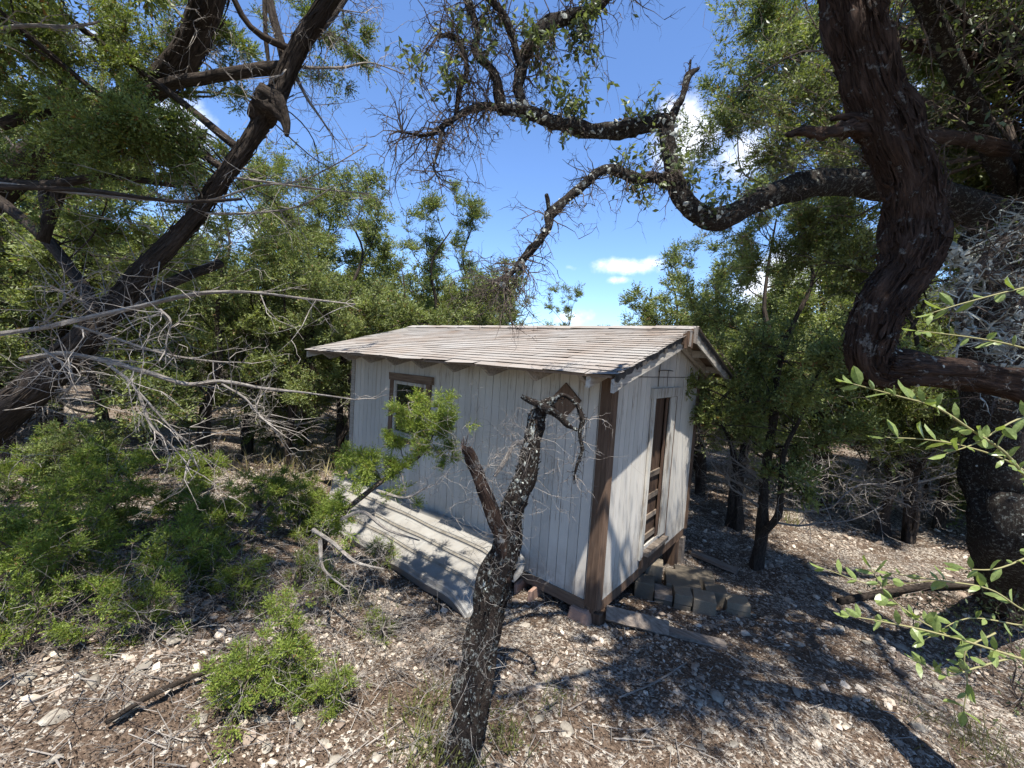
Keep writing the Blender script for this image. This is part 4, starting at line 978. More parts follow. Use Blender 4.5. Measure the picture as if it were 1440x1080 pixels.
# ---- live oak on the right
oak = thing('live_oak', 'big live oak at the right, its long crooked limb reaching over the shed', 'tree', gpt(3.0, 1.0))
tb, wb, fb, lb = MB(), MB(), MB(), MB()
b0 = onground(1418, 850)
P, R = path([(1414, 770, 3.3, 34), (1408, 690, 3.25, 33), (1404, 610, 3.2, 34), (1410, 530, 3.1, 38), (1418, 440, 3.05, 42), (1430, 350, 3.0, 44), (1470, 250, 3.0, 40), (1540, 120, 3.0, 34), (1580, -50, 3.0, 28)])
P = np.vstack([b0-[0, 0, .1], P]); R = np.concatenate([[.26], R]); OT, _ = tube(tb, P, R, 18, 6, .10, .1, True, .10)
OL, _ = limb(tb, [(1440, 345, 3.00, 22.7), (1380, 300, 2.85, 21.2), (1310, 272, 2.80, 18.9), (1240, 262, 2.60, 18.2), (1180, 256, 2.55, 17.4), (1120, 262, 2.30, 16.7), (1075, 276, 2.25, 15.8), (1030, 298, 2.25, 15.1), (990, 306, 2.25, 13.6), (966, 285, 2.25, 12.9), (948, 250, 2.25, 12.1), (940, 212, 2.25, 9.8), (937, 178, 2.25, 9.1)], 14, 7, .16, .05)
O2, _ = limb(tb, [(945, 172, 2.25, 7.6), (915, 175, 2.25, 9.1), (880, 180, 2.23, 10.6), (835, 182, 2.21, 9.8), (790, 176, 2.17, 9.1), (755, 163, 2.15, 9.1), (730, 156, 2.15, 8.3), (705, 154, 2.15, 7.6)], 12, 7, .2, .05)
O3, _ = limb(tb, [(960, 262, 2.25, 9.8), (930, 250, 2.23, 7.6), (895, 250, 2.20, 6.8), (862, 238, 2.17, 6.8), (835, 246, 2.15, 6.0), (805, 275, 2.13, 6.0), (775, 300, 2.10, 6.8), (768, 325, 2.05, 5.3), (745, 355, 2.05, 5.3), (725, 378, 2.03, 4.5), (705, 400, 2.00, 2.2)], 11, 7, .22, .05)
O4, _ = limb(tb, [(738, 157, 2.15, 7.6), (729, 125, 2.15, 6.8), (733, 95, 2.15, 7.6), (750, 60, 2.15, 8.3), (770, 38, 2.15, 9.1), (800, 25, 2.15, 9.1), (835, 12, 2.15, 7.6), (880, -30, 2.15, 7.6)], 11, 7, .2)
O5, _ = limb(tb, [(706, 158, 2.15, 7.6), (700, 120, 2.15, 6.8), (688, 95, 2.15, 6.0), (668, 72, 2.15, 5.3), (672, 45, 2.15, 4.5), (662, 10, 2.15, 5.3), (640, -30, 2.15, 5.3)], 10, 7, .22)
O6, _ = limb(tb, [(702, 150, 2.15, 6.0), (675, 150, 2.10, 4.5), (650, 160, 2.05, 4.1), (625, 175, 2.00, 3.4), (600, 190, 1.95, 2.6), (560, 185, 1.90, 1.5)], 9, 7, .25)
O7, _ = limb(tb, [(640, 165, 2.05, 3.1), (645, 130, 2.05, 3.4), (655, 100, 2.05, 3.8), (652, 75, 2.05, 3.8), (638, 52, 2.05, 3.4), (615, 50, 2.05, 2.2)], 9, 6, .25)
O8, _ = limb(tb, [(625, 172, 2.00, 3.1), (618, 205, 1.95, 2.2), (610, 235, 1.95, 1.5), (617, 252, 1.95, 0.7)], 7, 6, .25)
O9, _ = limb(tb, [(733, 100, 2.15, 5.3), (722, 60, 2.10, 4.5), (710, 25, 2.05, 4.5), (690, 0, 2.05, 4.5), (660, -20, 2.05, 4.5)], 9, 6, .2)
O10, _ = limb(tb, [(940, 175, 2.25, 4.5), (952, 150, 2.27, 5.3), (962, 130, 2.28, 4.5), (968, 108, 2.29, 4.5), (982, 96, 2.30, 2.2)], 9, 6, .35)
limb(tb, [(966, 112, 2.29, 2.2), (970, 98, 2.29, 1.6), (971, 84, 2.29, 1.2)], 6, 4, .3); limb(tb, [(773, 300, 2.10, 3.8), (771, 285, 2.08, 3.1), (768, 273, 2.07, 2.2)], 7, 4, .3)
limb(tb, [(1440, 40, 2.80, 13.6), (1380, 100, 3.00, 11.3), (1300, 60, 3.40, 9.1), (1220, 20, 3.60, 6.8)], 9)
OAKL = np.vstack([OL, O2, O3, O4, O5, O6, O7, O9, O10])
E_ = []
for P_, n_, L_, sp in ((O2, 22, .16, 1.2), (O3, 60, .20, 1.0), (O4, 40, .28, 1.1), (O5, 36, .28, 1.1), (O6, 46, .26, .8), (O7, 40, .22, 1.0), (O8, 14, .16, .8), (O9, 26, .28, 1.), (O10, 14, .06, .9), (OL, 26, .2, 1.2), (OT[18:], 60, .45, 1.2)):
    E_.append((deadtw(wb, P_, n_, L_, .0042, 3, 3, sp, -.25, wander=.4)))
deadtw(wb, O3[-14:], 44, .26, .004, 3, 3, .8, -.4, (-.3, 0, -.6), .4)
deadtw(wb, O6, 20, .32, .004, 3, 3, .6, -.3, (-.6, -.3, -.3), .4)
LT, _ = limb(wb, [(1500, 420, 2.6, 12), (1420, 395, 2.55, 9), (1370, 380, 2.5, 6), (1335, 352, 2.5, 3)], 9); LT2, _ = limb(wb, [(1460, 360, 2.5, 9), (1430, 440, 2.5, 7), (1412, 500, 2.5, 5), (1405, 560, 2.5, 3)], 9)
LT3, _ = limb(wb, [(1500, 300, 2.5, 10), (1440, 320, 2.5, 8), (1390, 360, 2.45, 6), (1350, 420, 2.4, 4), (1360, 470, 2.4, 2)], 9); lw = MB()
for P_ in (LT, LT2, LT3): deadtw(wb, P_, 20, .34, .006, 3, 3, 1., -.05); deadtw(lw, P_, 26, .30, .0085, 3, 3, 1., -.05, wander=.45)
# lichen tufts sitting proud on the limbs
def crust(mb, P, R_, n, s):
    ix = rng.integers(0, len(P), n); D = unit(rng.normal(0, 1, (n, 3))); c = P[ix]+D*(R_[ix]*.92)[:, None]
    sz = (.25+rng.exponential(.45, n).clip(0, 1.3))*s; j = 1+rng.normal(0, .5, (n, 12, 1)); Fm = frames(D)
    V = np.einsum('mij,mkj->mki', Fm, (ICV*np.array([1, 1, .45]))[None]*j)*sz[:, None, None]+c[:, None]
    mb.add(V.reshape(-1, 3), f3=(ICF[None]+(np.arange(n)*12)[:, None, None]).reshape(-1, 3))
for P_, rr, n_, s_ in ((O2, .052, 240, .010), (OL, .085, 260, .011), (O3, .034, 160, .008), (O4, .045, 90, .008), (O5, .033, 70, .008), (OT, .19, 260, .015), (LT, .04, 300, .017), (LT2, .04, 260, .017), (LT3, .04, 300, .017)):
    crust(lb, P_, np.full(len(P_), rr), n_, s_)
def oakleaves(mb, P, D, sc, full=False):
    tile(mb, LEAFV if full else LEAFS, LEAF3 if full else LEAFS3, P, D, sc)
def leafblob(wb, mb, px, py, rp, d, n, limbs, k=6, hang=-.2):
    c = at(px, py, d); rad = rp*d/FPX; a = nearest(limbs, c); st = a+rng.normal(0, .01, (k, 3)); tg = c+unit(rng.normal(0, 1, (k, 3)))*rad*rng.uniform(.2, .9, (k, 1)); Dd = tg-st
    nn, nd = grow(wb, st, Dd, np.linalg.norm(Dd, axis=1), np.full(k, .003), 3, 4, .25, 3, hang, .4, spread=.8)
    P = np.vstack(nn[1:]+[nn[0][k*2:]]); Dv = np.vstack(nd[1:]+[nd[0][k*2:]]); q = rng.integers(0, len(P), n)
    ok = np.linalg.norm(P[q]-c, axis=1) < rad*1.5; q = q[ok]
    D = unit(Dv[q]+rng.normal(0, .8, (len(q), 3))+[0, 0, hang]); oakleaves(mb, P[q]+rng.normal(0, .012, (len(q), 3)), D, rng.uniform(.026, .050, len(q)))
for a in ((800, 115, 45, 2.6, 170), (780, 70, 50, 2.6, 220), (820, 55, 40, 2.6, 150), (765, 30, 50, 2.6, 150), (700, 20, 60, 2.6, 170), (830, 5, 40, 2.6, 110), (640, 30, 40, 2.5, 70), (575, 85, 32, 2.4, 70), (625, 90, 34, 2.4, 90), (680, 60, 36, 2.5, 90), (560, 110, 16, 2.35, 24), (800, 150, 26, 2.6, 70), (815, 90, 40, 2.6, 100),
          (895, 150, 26, 2.68, 70), (925, 140, 20, 2.68, 40), (915, 205, 30, 2.7, 60), (880, 225, 28, 2.65, 80), (900, 265, 30, 2.65, 90), (872, 290, 16, 2.65, 26), (950, 240, 36, 2.6, 90), (985, 240, 28, 2.65, 50), (1010, 265, 34, 2.6, 80), (1060, 245, 34, 2.6, 60), (740, 175, 20, 2.6, 30), (795, 195, 14, 2.6, 18), (690, 170, 12, 2.55, 14), (900, 5, 16, 2.8, 16),
          (1110, 60, 90, 3.3, 260), (1150, 130, 80, 3.3, 260), (1090, 130, 60, 3.4, 160), (1180, 40, 60, 3.2, 160), (1050, 210, 30, 3.3, 50), (1140, 200, 50, 3.3, 120), (1360, 380, 50, 2.8, 60), (1400, 300, 50, 2.8, 70), (1180, 330, 50, 3.4, 120), (1120, 20, 70, 3.4, 160)):
    leafblob(wb, fb, *a[:3], a[3]-(.45 if a[0] < 1080 else 0), int(a[4]*(1.2 if a[0] < 1080 else 2.2)), OAKL if a[0] < 1080 else np.vstack([OL, OT, P_]), 7)
# crown overhead and to the right, out of the picture, shading the ground on the right
for (x_, y_, z_, r_, n_) in ((2.6, .4, 4.6, .8, 700), (2.0, .3, 4.8, .7, 420), (3.0, .9, 4.2, .8, 600), (3.9, .6, 4.6, .9, 600), (2.6, 2.4, 4.9, .8, 500), (1.9, -1.6, 5.2, .5, 160), (3.4, 1.2, 4.9, .9, 800), (2.2, -.6, 4.9, .7, 500), (3.6, -.2, 5.0, .9, 700), (3.0, 2.2, 4.6, .8, 600), (1.4, -2.6, 4.9, .55, 170), (.6, -2.2, 5.0, .5, 110), (4.3, 2.4, 5., 1., 700), (1.7, .6, 4.6, .45, 200), (2.2, -.1, 4.4, .5, 300), (2.3, 1.4, 4.3, .6, 330)):
    r_ *= 1.2; n_ = int(n_*1.5); c = np.array([x_, y_, z_]); a = nearest(OT, c); tube(tb, [a, (a+c)/2+rng.normal(0, .15, 3)+[0, 0, .2], c], [.06, .04, .02], 7, 4, .15); k = 16
    nn, nd = grow(wb, c+rng.normal(0, .15, (k, 3)), rng.normal(0, 1, (k, 3)), np.full(k, r_*1.1), np.full(k, .008), 3, 4, .25, 4, -.05, .55)
    Pq = np.vstack(nn); q = rng.integers(0, len(Pq), n_); oakleaves(fb, Pq[q]+rng.normal(0, .03, (n_, 3)), rng.normal(0, 1, (n_, 3)), rng.uniform(.03, .06, n_))
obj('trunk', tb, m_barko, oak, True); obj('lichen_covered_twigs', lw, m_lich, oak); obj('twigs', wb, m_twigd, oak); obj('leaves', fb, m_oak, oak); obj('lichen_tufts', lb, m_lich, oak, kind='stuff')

# ---- leaning stripped juniper trunk in front of the oak limb
sj = thing('twisted_juniper', 'bare reddish brown twisted juniper trunk curving up through the right of the photo', 'tree', gpt(3.4, -1.2))
tb, wb, fb, lb = MB(), MB(), MB(), MB()
P, R = path([(1560, 760, 1.9, 42), (1530, 640, 1.95, 36), (1490, 575, 1.95, 30), (1440, 545, 1.95, 27), (1380, 530, 1.95, 25), (1320, 522, 1.95, 26), (1262, 520, 1.95, 30), (1228, 515, 1.95, 30), (1222, 480, 1.95, 31), (1240, 430, 1.95, 34), (1268, 385, 1.95, 37), (1285, 340, 1.95, 38), (1287, 290, 1.95, 38), (1272, 235, 1.95, 36), (1248, 180, 1.95, 36), (1228, 120, 1.95, 36), (1212, 60, 1.95, 38), (1195, 0, 1.95, 40), (1180, -70, 1.95, 34), (1150, -200, 1.9, 28)])
g0 = P[0]+[.2, -.1, 0]; g0[2] = float(ground(g0[0], g0[1]))-.1; P = np.vstack([g0, P]); R = np.concatenate([[.2], R*.80]); R = R*np.concatenate([[1]*8, 1+rng.normal(0, .05, len(R)-8)]); SP, SR = tube(tb, P, R, 40, 9, .13, .05, True, .09); strips(tb, SP, SR, 900, .16, .013, 60); strips(tb, SP, SR, 300, .10, .02, 60)
ST_, _ = limb(tb, [(1240, 190, 1.95, 18), (1205, 182, 1.95, 10), (1175, 184, 1.93, 9), (1150, 187, 1.92, 7), (1128, 186, 1.9, 6), (1106, 189, 1.9, 4)], 12, 8, .28)
limb(tb, [(1230, 178, 1.95, 12), (1195, 165, 1.95, 6), (1168, 168, 1.95, 2)], 9, 6, .2)
S3, _ = limb(tb, [(1295, 190, 2.2, 8), (1350, 195, 2.5, 9), (1420, 215, 2.8, 11), (1500, 240, 3, 12)], 9); limb(tb, [(1260, 60, 2.6, 6), (1330, 75, 2.8, 9), (1400, 95, 3.0, 11), (1500, 120, 3.2, 13)], 9)
deadtw(wb, SP[30:], 16, .2, .003); deadtw(wb, S3, 20, .4, .004)
blobs(wb, fb, [(1340, 20, 75, 3.2, 110), (1410, 70, 75, 3.2, 110), (1350, 130, 65, 3.2, 100), (1420, 180, 70, 3.2, 110), (1345, 240, 55, 3.3, 80), (1410, 270, 60, 3.2, 60), (1290, 60, 50, 3.4, 60), (1060, 30, 40, 4.2, 60), (1040, 130, 48, 4.6, 90), (1020, 185, 45, 4.6, 90), (1090, 215, 50, 4.2, 90), (1160, 90, 60, 4.2, 80), (1100, 165, 55, 4.4, 80), (1190, 215, 50, 4, 70), (1120, 345, 60, 4.6, 110), (1040, 335, 40, 5, 60), (1190, 380, 55, 4.3, 80), (1070, 380, 48, 5, 60), (1340, -60, 80, 3, 80), (1380, 30, 70, 3.6, 120), (1330, 100, 60, 3.8, 110), (1150, 30, 60, 4.6, 110), (1100, 90, 60, 4.8, 110), (1160, 160, 60, 4.6, 110), (1400, 230, 60, 3.6, 90), (1350, 300, 45, 3.8, 70), (1090, 10, 50, 4.8, 90)],
      np.vstack([SP[60:], S3]), T_NEAR, .15, .1)
for (x_, y_, z_, r_, n_) in ((1.9, -1.6, 4.4, .6, 200), (2.4, -1.1, 4.6, .7, 220), (3.0, -.3, 4.6, .7, 180), (2.0, -.5, 4.9, .6, 140)):
    clump(tb, fb, nearest(SP, np.array([x_, y_, z_])), (x_, y_, z_), r_, n_, T_MID, .15, .012, .3)
crust(lb, SP[58:72], np.full(14, .10), 60, .008)
obj('trunk', tb, m_barkr, sj, True); obj('bare_branches', wb, m_twigd, sj); obj('crown', fb, m_jund, sj); obj('lichen_tufts', lb, m_lich, sj, kind='stuff')

# ---- dead lichen covered tree in front of the shed
dt = thing('dead_tree', 'dead forked tree with black and lichen covered bark standing before the shed wall', 'tree', onground(645, 1100))
tb, wb, lb = MB(), MB(), MB()
P, R = path([(642, 1135, 2.05, 36), (646, 1080, 2.1, 30), (655, 1010, 2.12, 27), (664, 950, 2.15, 26), (676, 890, 2.2, 24), (690, 835, 2.2, 24), (702, 785, 2.2, 23), (712, 740, 2.2, 20), (728, 695, 2.2, 16), (745, 650, 2.2, 14), (751, 615, 2.2, 12), (756, 590, 2.2, 13), (766, 572, 2.2, 10), (778, 566, 2.2, 6)])
P = np.vstack([P[0]-[0, 0, .25], P]); R = R*.84; R = np.concatenate([[R[0]*1.6], R*np.concatenate([[1.1, 1.0], np.ones(len(R)-2)])]); DTP, DR = tube(tb, P, R, 26, 8, .17, .14, True, .08); strips(tb, DTP, DR, 420, .07, .014, 8)
sb_ = MB(); LS_, _ = limb(sb_, [(712, 815, 2.17, 8), (708, 768, 2.15, 11), (696, 728, 2.13, 10), (683, 700, 2.12, 10), (672, 668, 2.12, 9), (660, 640, 2.1, 8), (654, 632, 2.1, 6)], 14, 7, .18, .12)
limb(tb, [(733, 557, 2.15, 3), (752, 566, 2.15, 5), (768, 575, 2.12, 6), (782, 582, 2.1, 5), (800, 598, 2.1, 3), (812, 605, 2.1, 2)], 9, 5, .3)
HB, _ = limb(tb, [(768, 566, 2.2, 5), (792, 556, 2.18, 3.4), (811, 568, 2.15, 2.8), (819, 592, 2.12, 3), (815, 612, 2.12, 2.4), (819, 634, 2.12, 2.2), (811, 655, 2.1, 1.8), (807, 675, 2.1, 1)], 9, 6, .3)
W3, _ = limb(wb, [(745, 635, 2.2, 5), (735, 622, 2.2, 4), (722, 626, 2.2, 3), (708, 650, 2.18, 3), (695, 670, 2.15, 2)], 7, 5, .15)
deadtw(tb, HB, 46, .05, .003, 2, 2, 1.); A_ = path([(652, 632, 2.1, 1)])[0][0]; prisms(sb_, A_+rng.normal(0, .007, (9, 3)), A_+rng.normal(0, .01, (9, 3))+UP*rng.uniform(.02, .07, (9, 1)), np.full(9, .007), np.full(9, .001), 4); deadtw(wb, HB[10:], 14, .13, .003, 3, 3, .8, -.5); deadtw(wb, W3, 16, .22, .0018, 3, 3, .9, -.2); deadtw(wb, DTP[60:90], 44, .30, .0018, 3, 3, 1., -.1, (-.5, -.2, .1)); deadtw(wb, LS_, 34, .28, .0018, 3, 3, 1., 0, (-.5, -.2, 0)); deadtw(wb, DTP[45:75], 14, .2, .002, 2, 3, 1., 0, (.6, .4, 0)); deadtw(wb, DTP[8:45], 50, .34, .0024, 3, 3, 1., -.1)
def crustR(mb, P, R_, lo_, hi_, n, s, back=1): ix = np.arange(lo_, hi_); crust(mb, P[ix], R_[ix]*1.02, n, s)
crustR(lb, DTP, DR, 64, 108, 700, .010); crustR(lb, DTP, DR, 48, 66, 120, .008); crustR(lb, DTP, DR, 30, 50, 160, .009); crustR(lb, DTP, DR, 8, 30, 170, .009)
obj('trunk', tb, m_barkl, dt, True); obj('broken_limb', sb_, m_barkr, dt, True); obj('bare_twigs', wb, m_twig, dt); obj('lichen_tufts', lb, m_lich, dt, kind='stuff')

# ---- young junipers and brush
def sapling(px, py, h, rad, n, label, T=T_NEAR, m=None, ts=.078, dx=0, dead=10, top=None, nst=3, twl=.3):
    b = onground(px, py); t = thing('young_juniper', label, 'shrub', b, 'young junipers'); tb, wb, fb = MB(), MB(), MB()
    for s_ in range(nst):
        tip = b+np.array([rng.normal(0, rad*.45), rng.normal(0, rad*.45), h*rng.uniform(.6, 1)])+R_*dx
        if s_ == 0 and top is not None: tip = np.array(top)
        mid = (b+tip)/2+rng.normal(0, .05, 3); P_, _ = tube(tb, [b-[0, 0, .05], mid, tip], [.018*(.5+h), .012, .004], 7, 6, .12)
        k = max(6, n//(9*nst)); ix = rng.integers(int(len(P_)*.3), len(P_), k)
        nn, nd = grow(tb, P_[ix], rng.normal(0, 1, (k, 3))+[0, 0, .4], rng.uniform(.5, 1.1, k)*rad*.8, np.full(k, .0045), 3, 4, .2, 3, .15, .5, spread=.7)
        Pq = np.vstack(nn); Dq = np.vstack(nd); q = rng.permutation(len(Pq))[:int(n*.85)//nst]
        tufts(fb, T, Pq[q], unit(Dq[q]+[0, 0, .6]+rng.normal(0, .2, (len(q), 3))), ts)
        if dead: deadtw(wb, P_, dead, twl, .0026, 3, 3, .9, -.15)
    obj('stems', tb, m_twigd, t); obj('foliage', fb, m or m_junb, t); obj('dead_twigs', wb, m_twig, t, kind='stuff'); return t
sapling(150, 770, .75, .42, 520, 'bright green young juniper at left below the bare pale branches')
sapling(60, 850, .55, .50, 560, 'wide young juniper at the left edge, its green in half shade')
sapling(215, 835, .42, .36, 360, 'low spreading young juniper in the middle of the left foreground')
sapling(330, 770, .42, .34, 340, 'small bright young juniper left of the metal panel')
sapling(255, 745, .40, .26, 200, 'small yellow green juniper shoot behind the spreading one')
sapling(430, 748, .52, .32, 380, 'young juniper at the left end of the metal panel')
sapling(500, 700, .42, .22, 170, 'young juniper tuft between the panel and the shed wall corner', dead=4)
sapling(372, 985, .26, .30, 420, 'yellow green low juniper on the bank left of the dead tree', ts=.06, dead=16)
sapling(460, 985, .14, .16, 120, 'tiny juniper sprig right beside the yellow green low one', ts=.05, dead=10)
sapling(25, 800, .5, .35, 260, 'dark young juniper against the left border of the photo', m=m_jund)
sapling(120, 700, .7, .4, 340, 'young juniper behind the brightest one at left', m=m_jun)
sapling(545, 900, .12, .14, 50, 'sparse juniper seedling in front of the metal panel', ts=.045, dead=14)
sapling(470, 850, .12, .16, 50, 'thin seedling on the gravel left of the panel front edge', ts=.05, dead=8)
sapling(1180, 705, .5, .4, 160, 'small yellow green juniper on the pale clearing at the right', ts=.12, dead=3)
sapling(1130, 690, .8, .5, 220, 'young juniper beyond the two trunks right of the shed', ts=.14, dead=3)
sapling(395, 640, 1.0, .55, 260, 'young juniper under the thicket beyond the clearing', ts=.13, dead=5)
sapling(290, 690, .5, .35, 220, 'bright young juniper at the back of the left ground, under the bare branch tips', ts=.09, dead=6)
sapling(20, 700, .6, .35, 240, 'young juniper far left behind the wide one', ts=.09, dead=8)
sapling(285, 830, .26, .2, 120, 'little bright juniper beside the broken pale branch', ts=.055, dead=14)
for px, py, h_, r_, n_, lb_ in ((330, 850, .3, .26, 130, 'small juniper sprig by the heap of pale bare twigs'), (180, 905, .28, .26, 140, 'small juniper sprig on the left bank above the dark fallen branch'), (90, 910, .3, .3, 160, 'low juniper sprig under the left border of the wide young juniper'),
        (410, 820, .22, .2, 80, 'tiny juniper sprig just left of the panel front edge'), (360, 720, .4, .25, 150, 'bright juniper sprig between the clearing and the panel end'), (530, 800, .2, .16, 50, 'small sprig growing against the panel front edge')):
    sapling(px, py, h_, r_, n_, lb_, ts=.062, dead=14)
wj = thing('young_juniper', 'leaning young juniper whose dense green tuft hangs before the shed window', 'shrub', onground(452, 770), 'young junipers')
tb, wb, fb = MB(), MB(), MB()
b = ORI[wj.name]; WP, _ = tube(tb, np.vstack([b-[0, 0, .05], path([(470, 735, 3.3, 5), (520, 690, 3.35, 5), (560, 660, 3.4, 4), (592, 640, 3.4, 3), (610, 610, 3.4, 2)])[0]]), [.03, .024, .02, .017, .012, .007], 8, 6, .15)
blobs(wb, fb, [(605, 590, 44, 3.4, 110), (572, 585, 28, 3.4, 50), (635, 592, 28, 3.4, 60), (605, 630, 36, 3.35, 40), (556, 615, 20, 3.4, 36), (630, 640, 26, 3.35, 30), (510, 655, 38, 3.3, 130), (545, 655, 26, 3.3, 40), (480, 720, 40, 3.2, 90), (590, 562, 18, 3.4, 16), (570, 700, 26, 3.2, 16)], WP, T_NEAR, .070, .3)
for pts in ([(480, 730, 3.1, 2.5), (510, 720, 3, 2.4), (545, 745, 3, 2), (590, 760, 3, 1)], [(440, 745, 3, 3), (470, 765, 2.9, 2.6), (500, 790, 2.8, 2), (540, 800, 2.8, 1)], [(530, 690, 3.2, 2.4), (570, 700, 3.1, 2), (600, 685, 3.1, 1)], [(450, 760, 2.9, 3), (455, 800, 2.8, 2), (490, 830, 2.8, 1)]):
    P_, _ = limb(wb, pts, 6, 5, .1); deadtw(wb, P_, 14, .16, .0022, 3, 3, .8, -.1)
obj('stems', tb, m_twigd, wj); obj('foliage', fb, m_junb, wj); obj('bare_branches', wb, m_twig, wj)

def brush(px, py, n, L, label, rr=.003, m=None, up=.35, sp=.25):
    b = onground(px, py); mb = MB(); k = n; st = b+np.stack([rng.normal(0, sp, k), rng.normal(0, sp, k), np.zeros(k)], 1); st[:, 2] = ground(st[:, 0], st[:, 1])+rng.uniform(0, .08, k)
    grow(mb, st, np.stack([rng.normal(0, 1, k), rng.normal(0, 1, k), np.abs(rng.normal(0, up, k))], 1), rng.uniform(.5, 1.2, k)*L, np.full(k, rr), 3, 5, .28, 3, -.25, .55)
    o = obj('dead_brush', mb, m or m_twig, None, False, b); o['label'] = label; o['category'] = 'brush'; o['group'] = 'heaps of dead twigs'
brush(280, 890, 30, .42, 'tangle of grey dead twigs on the left bank')
brush(330, 870, 26, .35, 'heap of pale bare twigs above the yellow green low juniper')
brush(450, 940, 26, .40, 'dead grey twigs spread over gravel left of the dead tree')
brush(560, 930, 26, .36, 'dead twigs lying against the foot of the dead tree')
brush(60, 960, 34, .50, 'dark tangle of dead branches in the lower left corner', .004, m_twigd)
brush(200, 1040, 18, .40, 'thin dead stems at the bottom left edge')
brush(390, 1050, 14, .35, 'bare pale branch lying at the bottom, left of the dead tree')
brush(620, 1000, 14, .28, 'bleached twigs close in front of the dead tree trunk')
brush(120, 880, 30, .5, 'dead brush beneath the wide young juniper', .003, m_twigd)
for i, (px, py, L_) in enumerate(((1000, 700, .9), (1110, 685, 1.), (1200, 690, 1.1), (980, 725, .7), (1330, 705, 1.), (1160, 672, 1.3), (250, 690, .8), (60, 690, .9), (1260, 672, 1.3), (1050, 668, 1.3))):
    brush(px, py, 20, L_, 'dead brush heap on the ground %s' % ('behind the trunk right of the shed', 'between the two trunks and the clearing', 'at the back of the pale clearing', 'beside the rear shed corner', 'between thin stems left of the oak', 'far beyond the clearing', 'under the left thicket', 'at the left edge under the thicket', 'far back behind the curved thin trunk', 'far behind the paired trunks')[i], .006, m_twigd if i % 2 else m_twig, .5, .5)
# fallen limb on the left bank, leaning log
def log(pts, label, m=None):
    P_ = [gpt(*onground(px, py)[:2], dz) for px, py, dz, r_ in pts]; mb = MB(); tube(mb, P_, [r_ for *_, r_ in pts], 10, 6, .15, .1, True, .1)
    o = obj('fallen_branch', mb, m or m_bark, None, True); o['label'] = label; o['category'] = 'branch'; o['group'] = 'fallen branches'
log([(240, 850, .12, .035), (280, 820, .14, .03), (340, 785, .18, .018)], 'broken pale branch sticking out of the young junipers at left')
log([(325, 850, .0, .03), (332, 830, .08, .035), (338, 800, .16, .012)], 'short reddish brown rotten stub standing left of the panel', m_barkr)
log([(150, 1030, .05, .012), (230, 985, .06, .014), (330, 940, .05, .012), (400, 900, .04, .006)], 'thin dark fallen branch across the left bank')
log([(1180, 850, .03, .035), (1300, 830, .04, .04), (1440, 825, .05, .04)], 'weathered log on the shaded ground at the right')
log([(870, 985, .02, .006), (920, 965, .03, .007), (965, 935, .02, .005)], 'thin pale stick on the gravel right of centre', m_twig)
# grass and weeds
def weeds(px, py, n, h, sp, label, m, leafy=False):
    b = onground(px, py); x = b[0]+rng.normal(0, sp, n); y = b[1]+rng.normal(0, sp, n); P_ = np.stack([x, y, ground(x, y)], 1); mb = MB()
    D = np.stack([rng.normal(0, .45, n), rng.normal(0, .45, n), np.ones(n)], 1)
    bl = np.array([[-.02, 0, 0], [.02, 0, 0], [.012, .03, .6], [-.012, .03, .6], [.0, .1, 1]]); tile(mb, bl, np.array([[0, 1, 2], [0, 2, 3], [3, 2, 4]]), P_, D, rng.uniform(.4, 1.1, n)*h)
    if leafy:
        k = n*3; q = rng.integers(0, n, k); Dn = unit(D); t = rng.uniform(.2, .9, k)[:, None]*h*.7; tile(mb, LEAFS, LEAFS3, P_[q]+Dn[q]*t, rng.normal(0, 1, (k, 3))+[0, 0, .3], rng.uniform(.010, .024, k))
    o = put('weeds', mb.mesh('weeds', m, False, b), None, kind='stuff', label=label, category='weeds'); o.location = b
weeds(590, 1010, 90, .20, .10, 'green weeds at the foot of the dead tree', m_grass, True); weeds(610, 1070, 130, .22, .12, 'weeds at the bottom edge before the dead tree', m_grass, True)
weeds(700, 1040, 80, .18, .12, 'weeds right of the dead tree base', m_grass, True); weeds(780, 985, 26, .16, .05, 'single green weed on the gravel', m_grass, True)
weeds(1380, 1050, 260, .13, .15, 'short grass at the lower right corner', m_grass); weeds(450, 655, 900, .35, .9, 'sunny pale grass clearing beyond the shed', m_dry); weeds(1110, 735, 50, .3, .1, 'spiky green tuft by the paired trunks', m_grass)
weeds(500, 850, 60, .14, .1, 'green sprigs below the panel', m_grass, True); weeds(860, 830, 12, .08, .03, 'tiny weed near the corner block', m_grass, True)

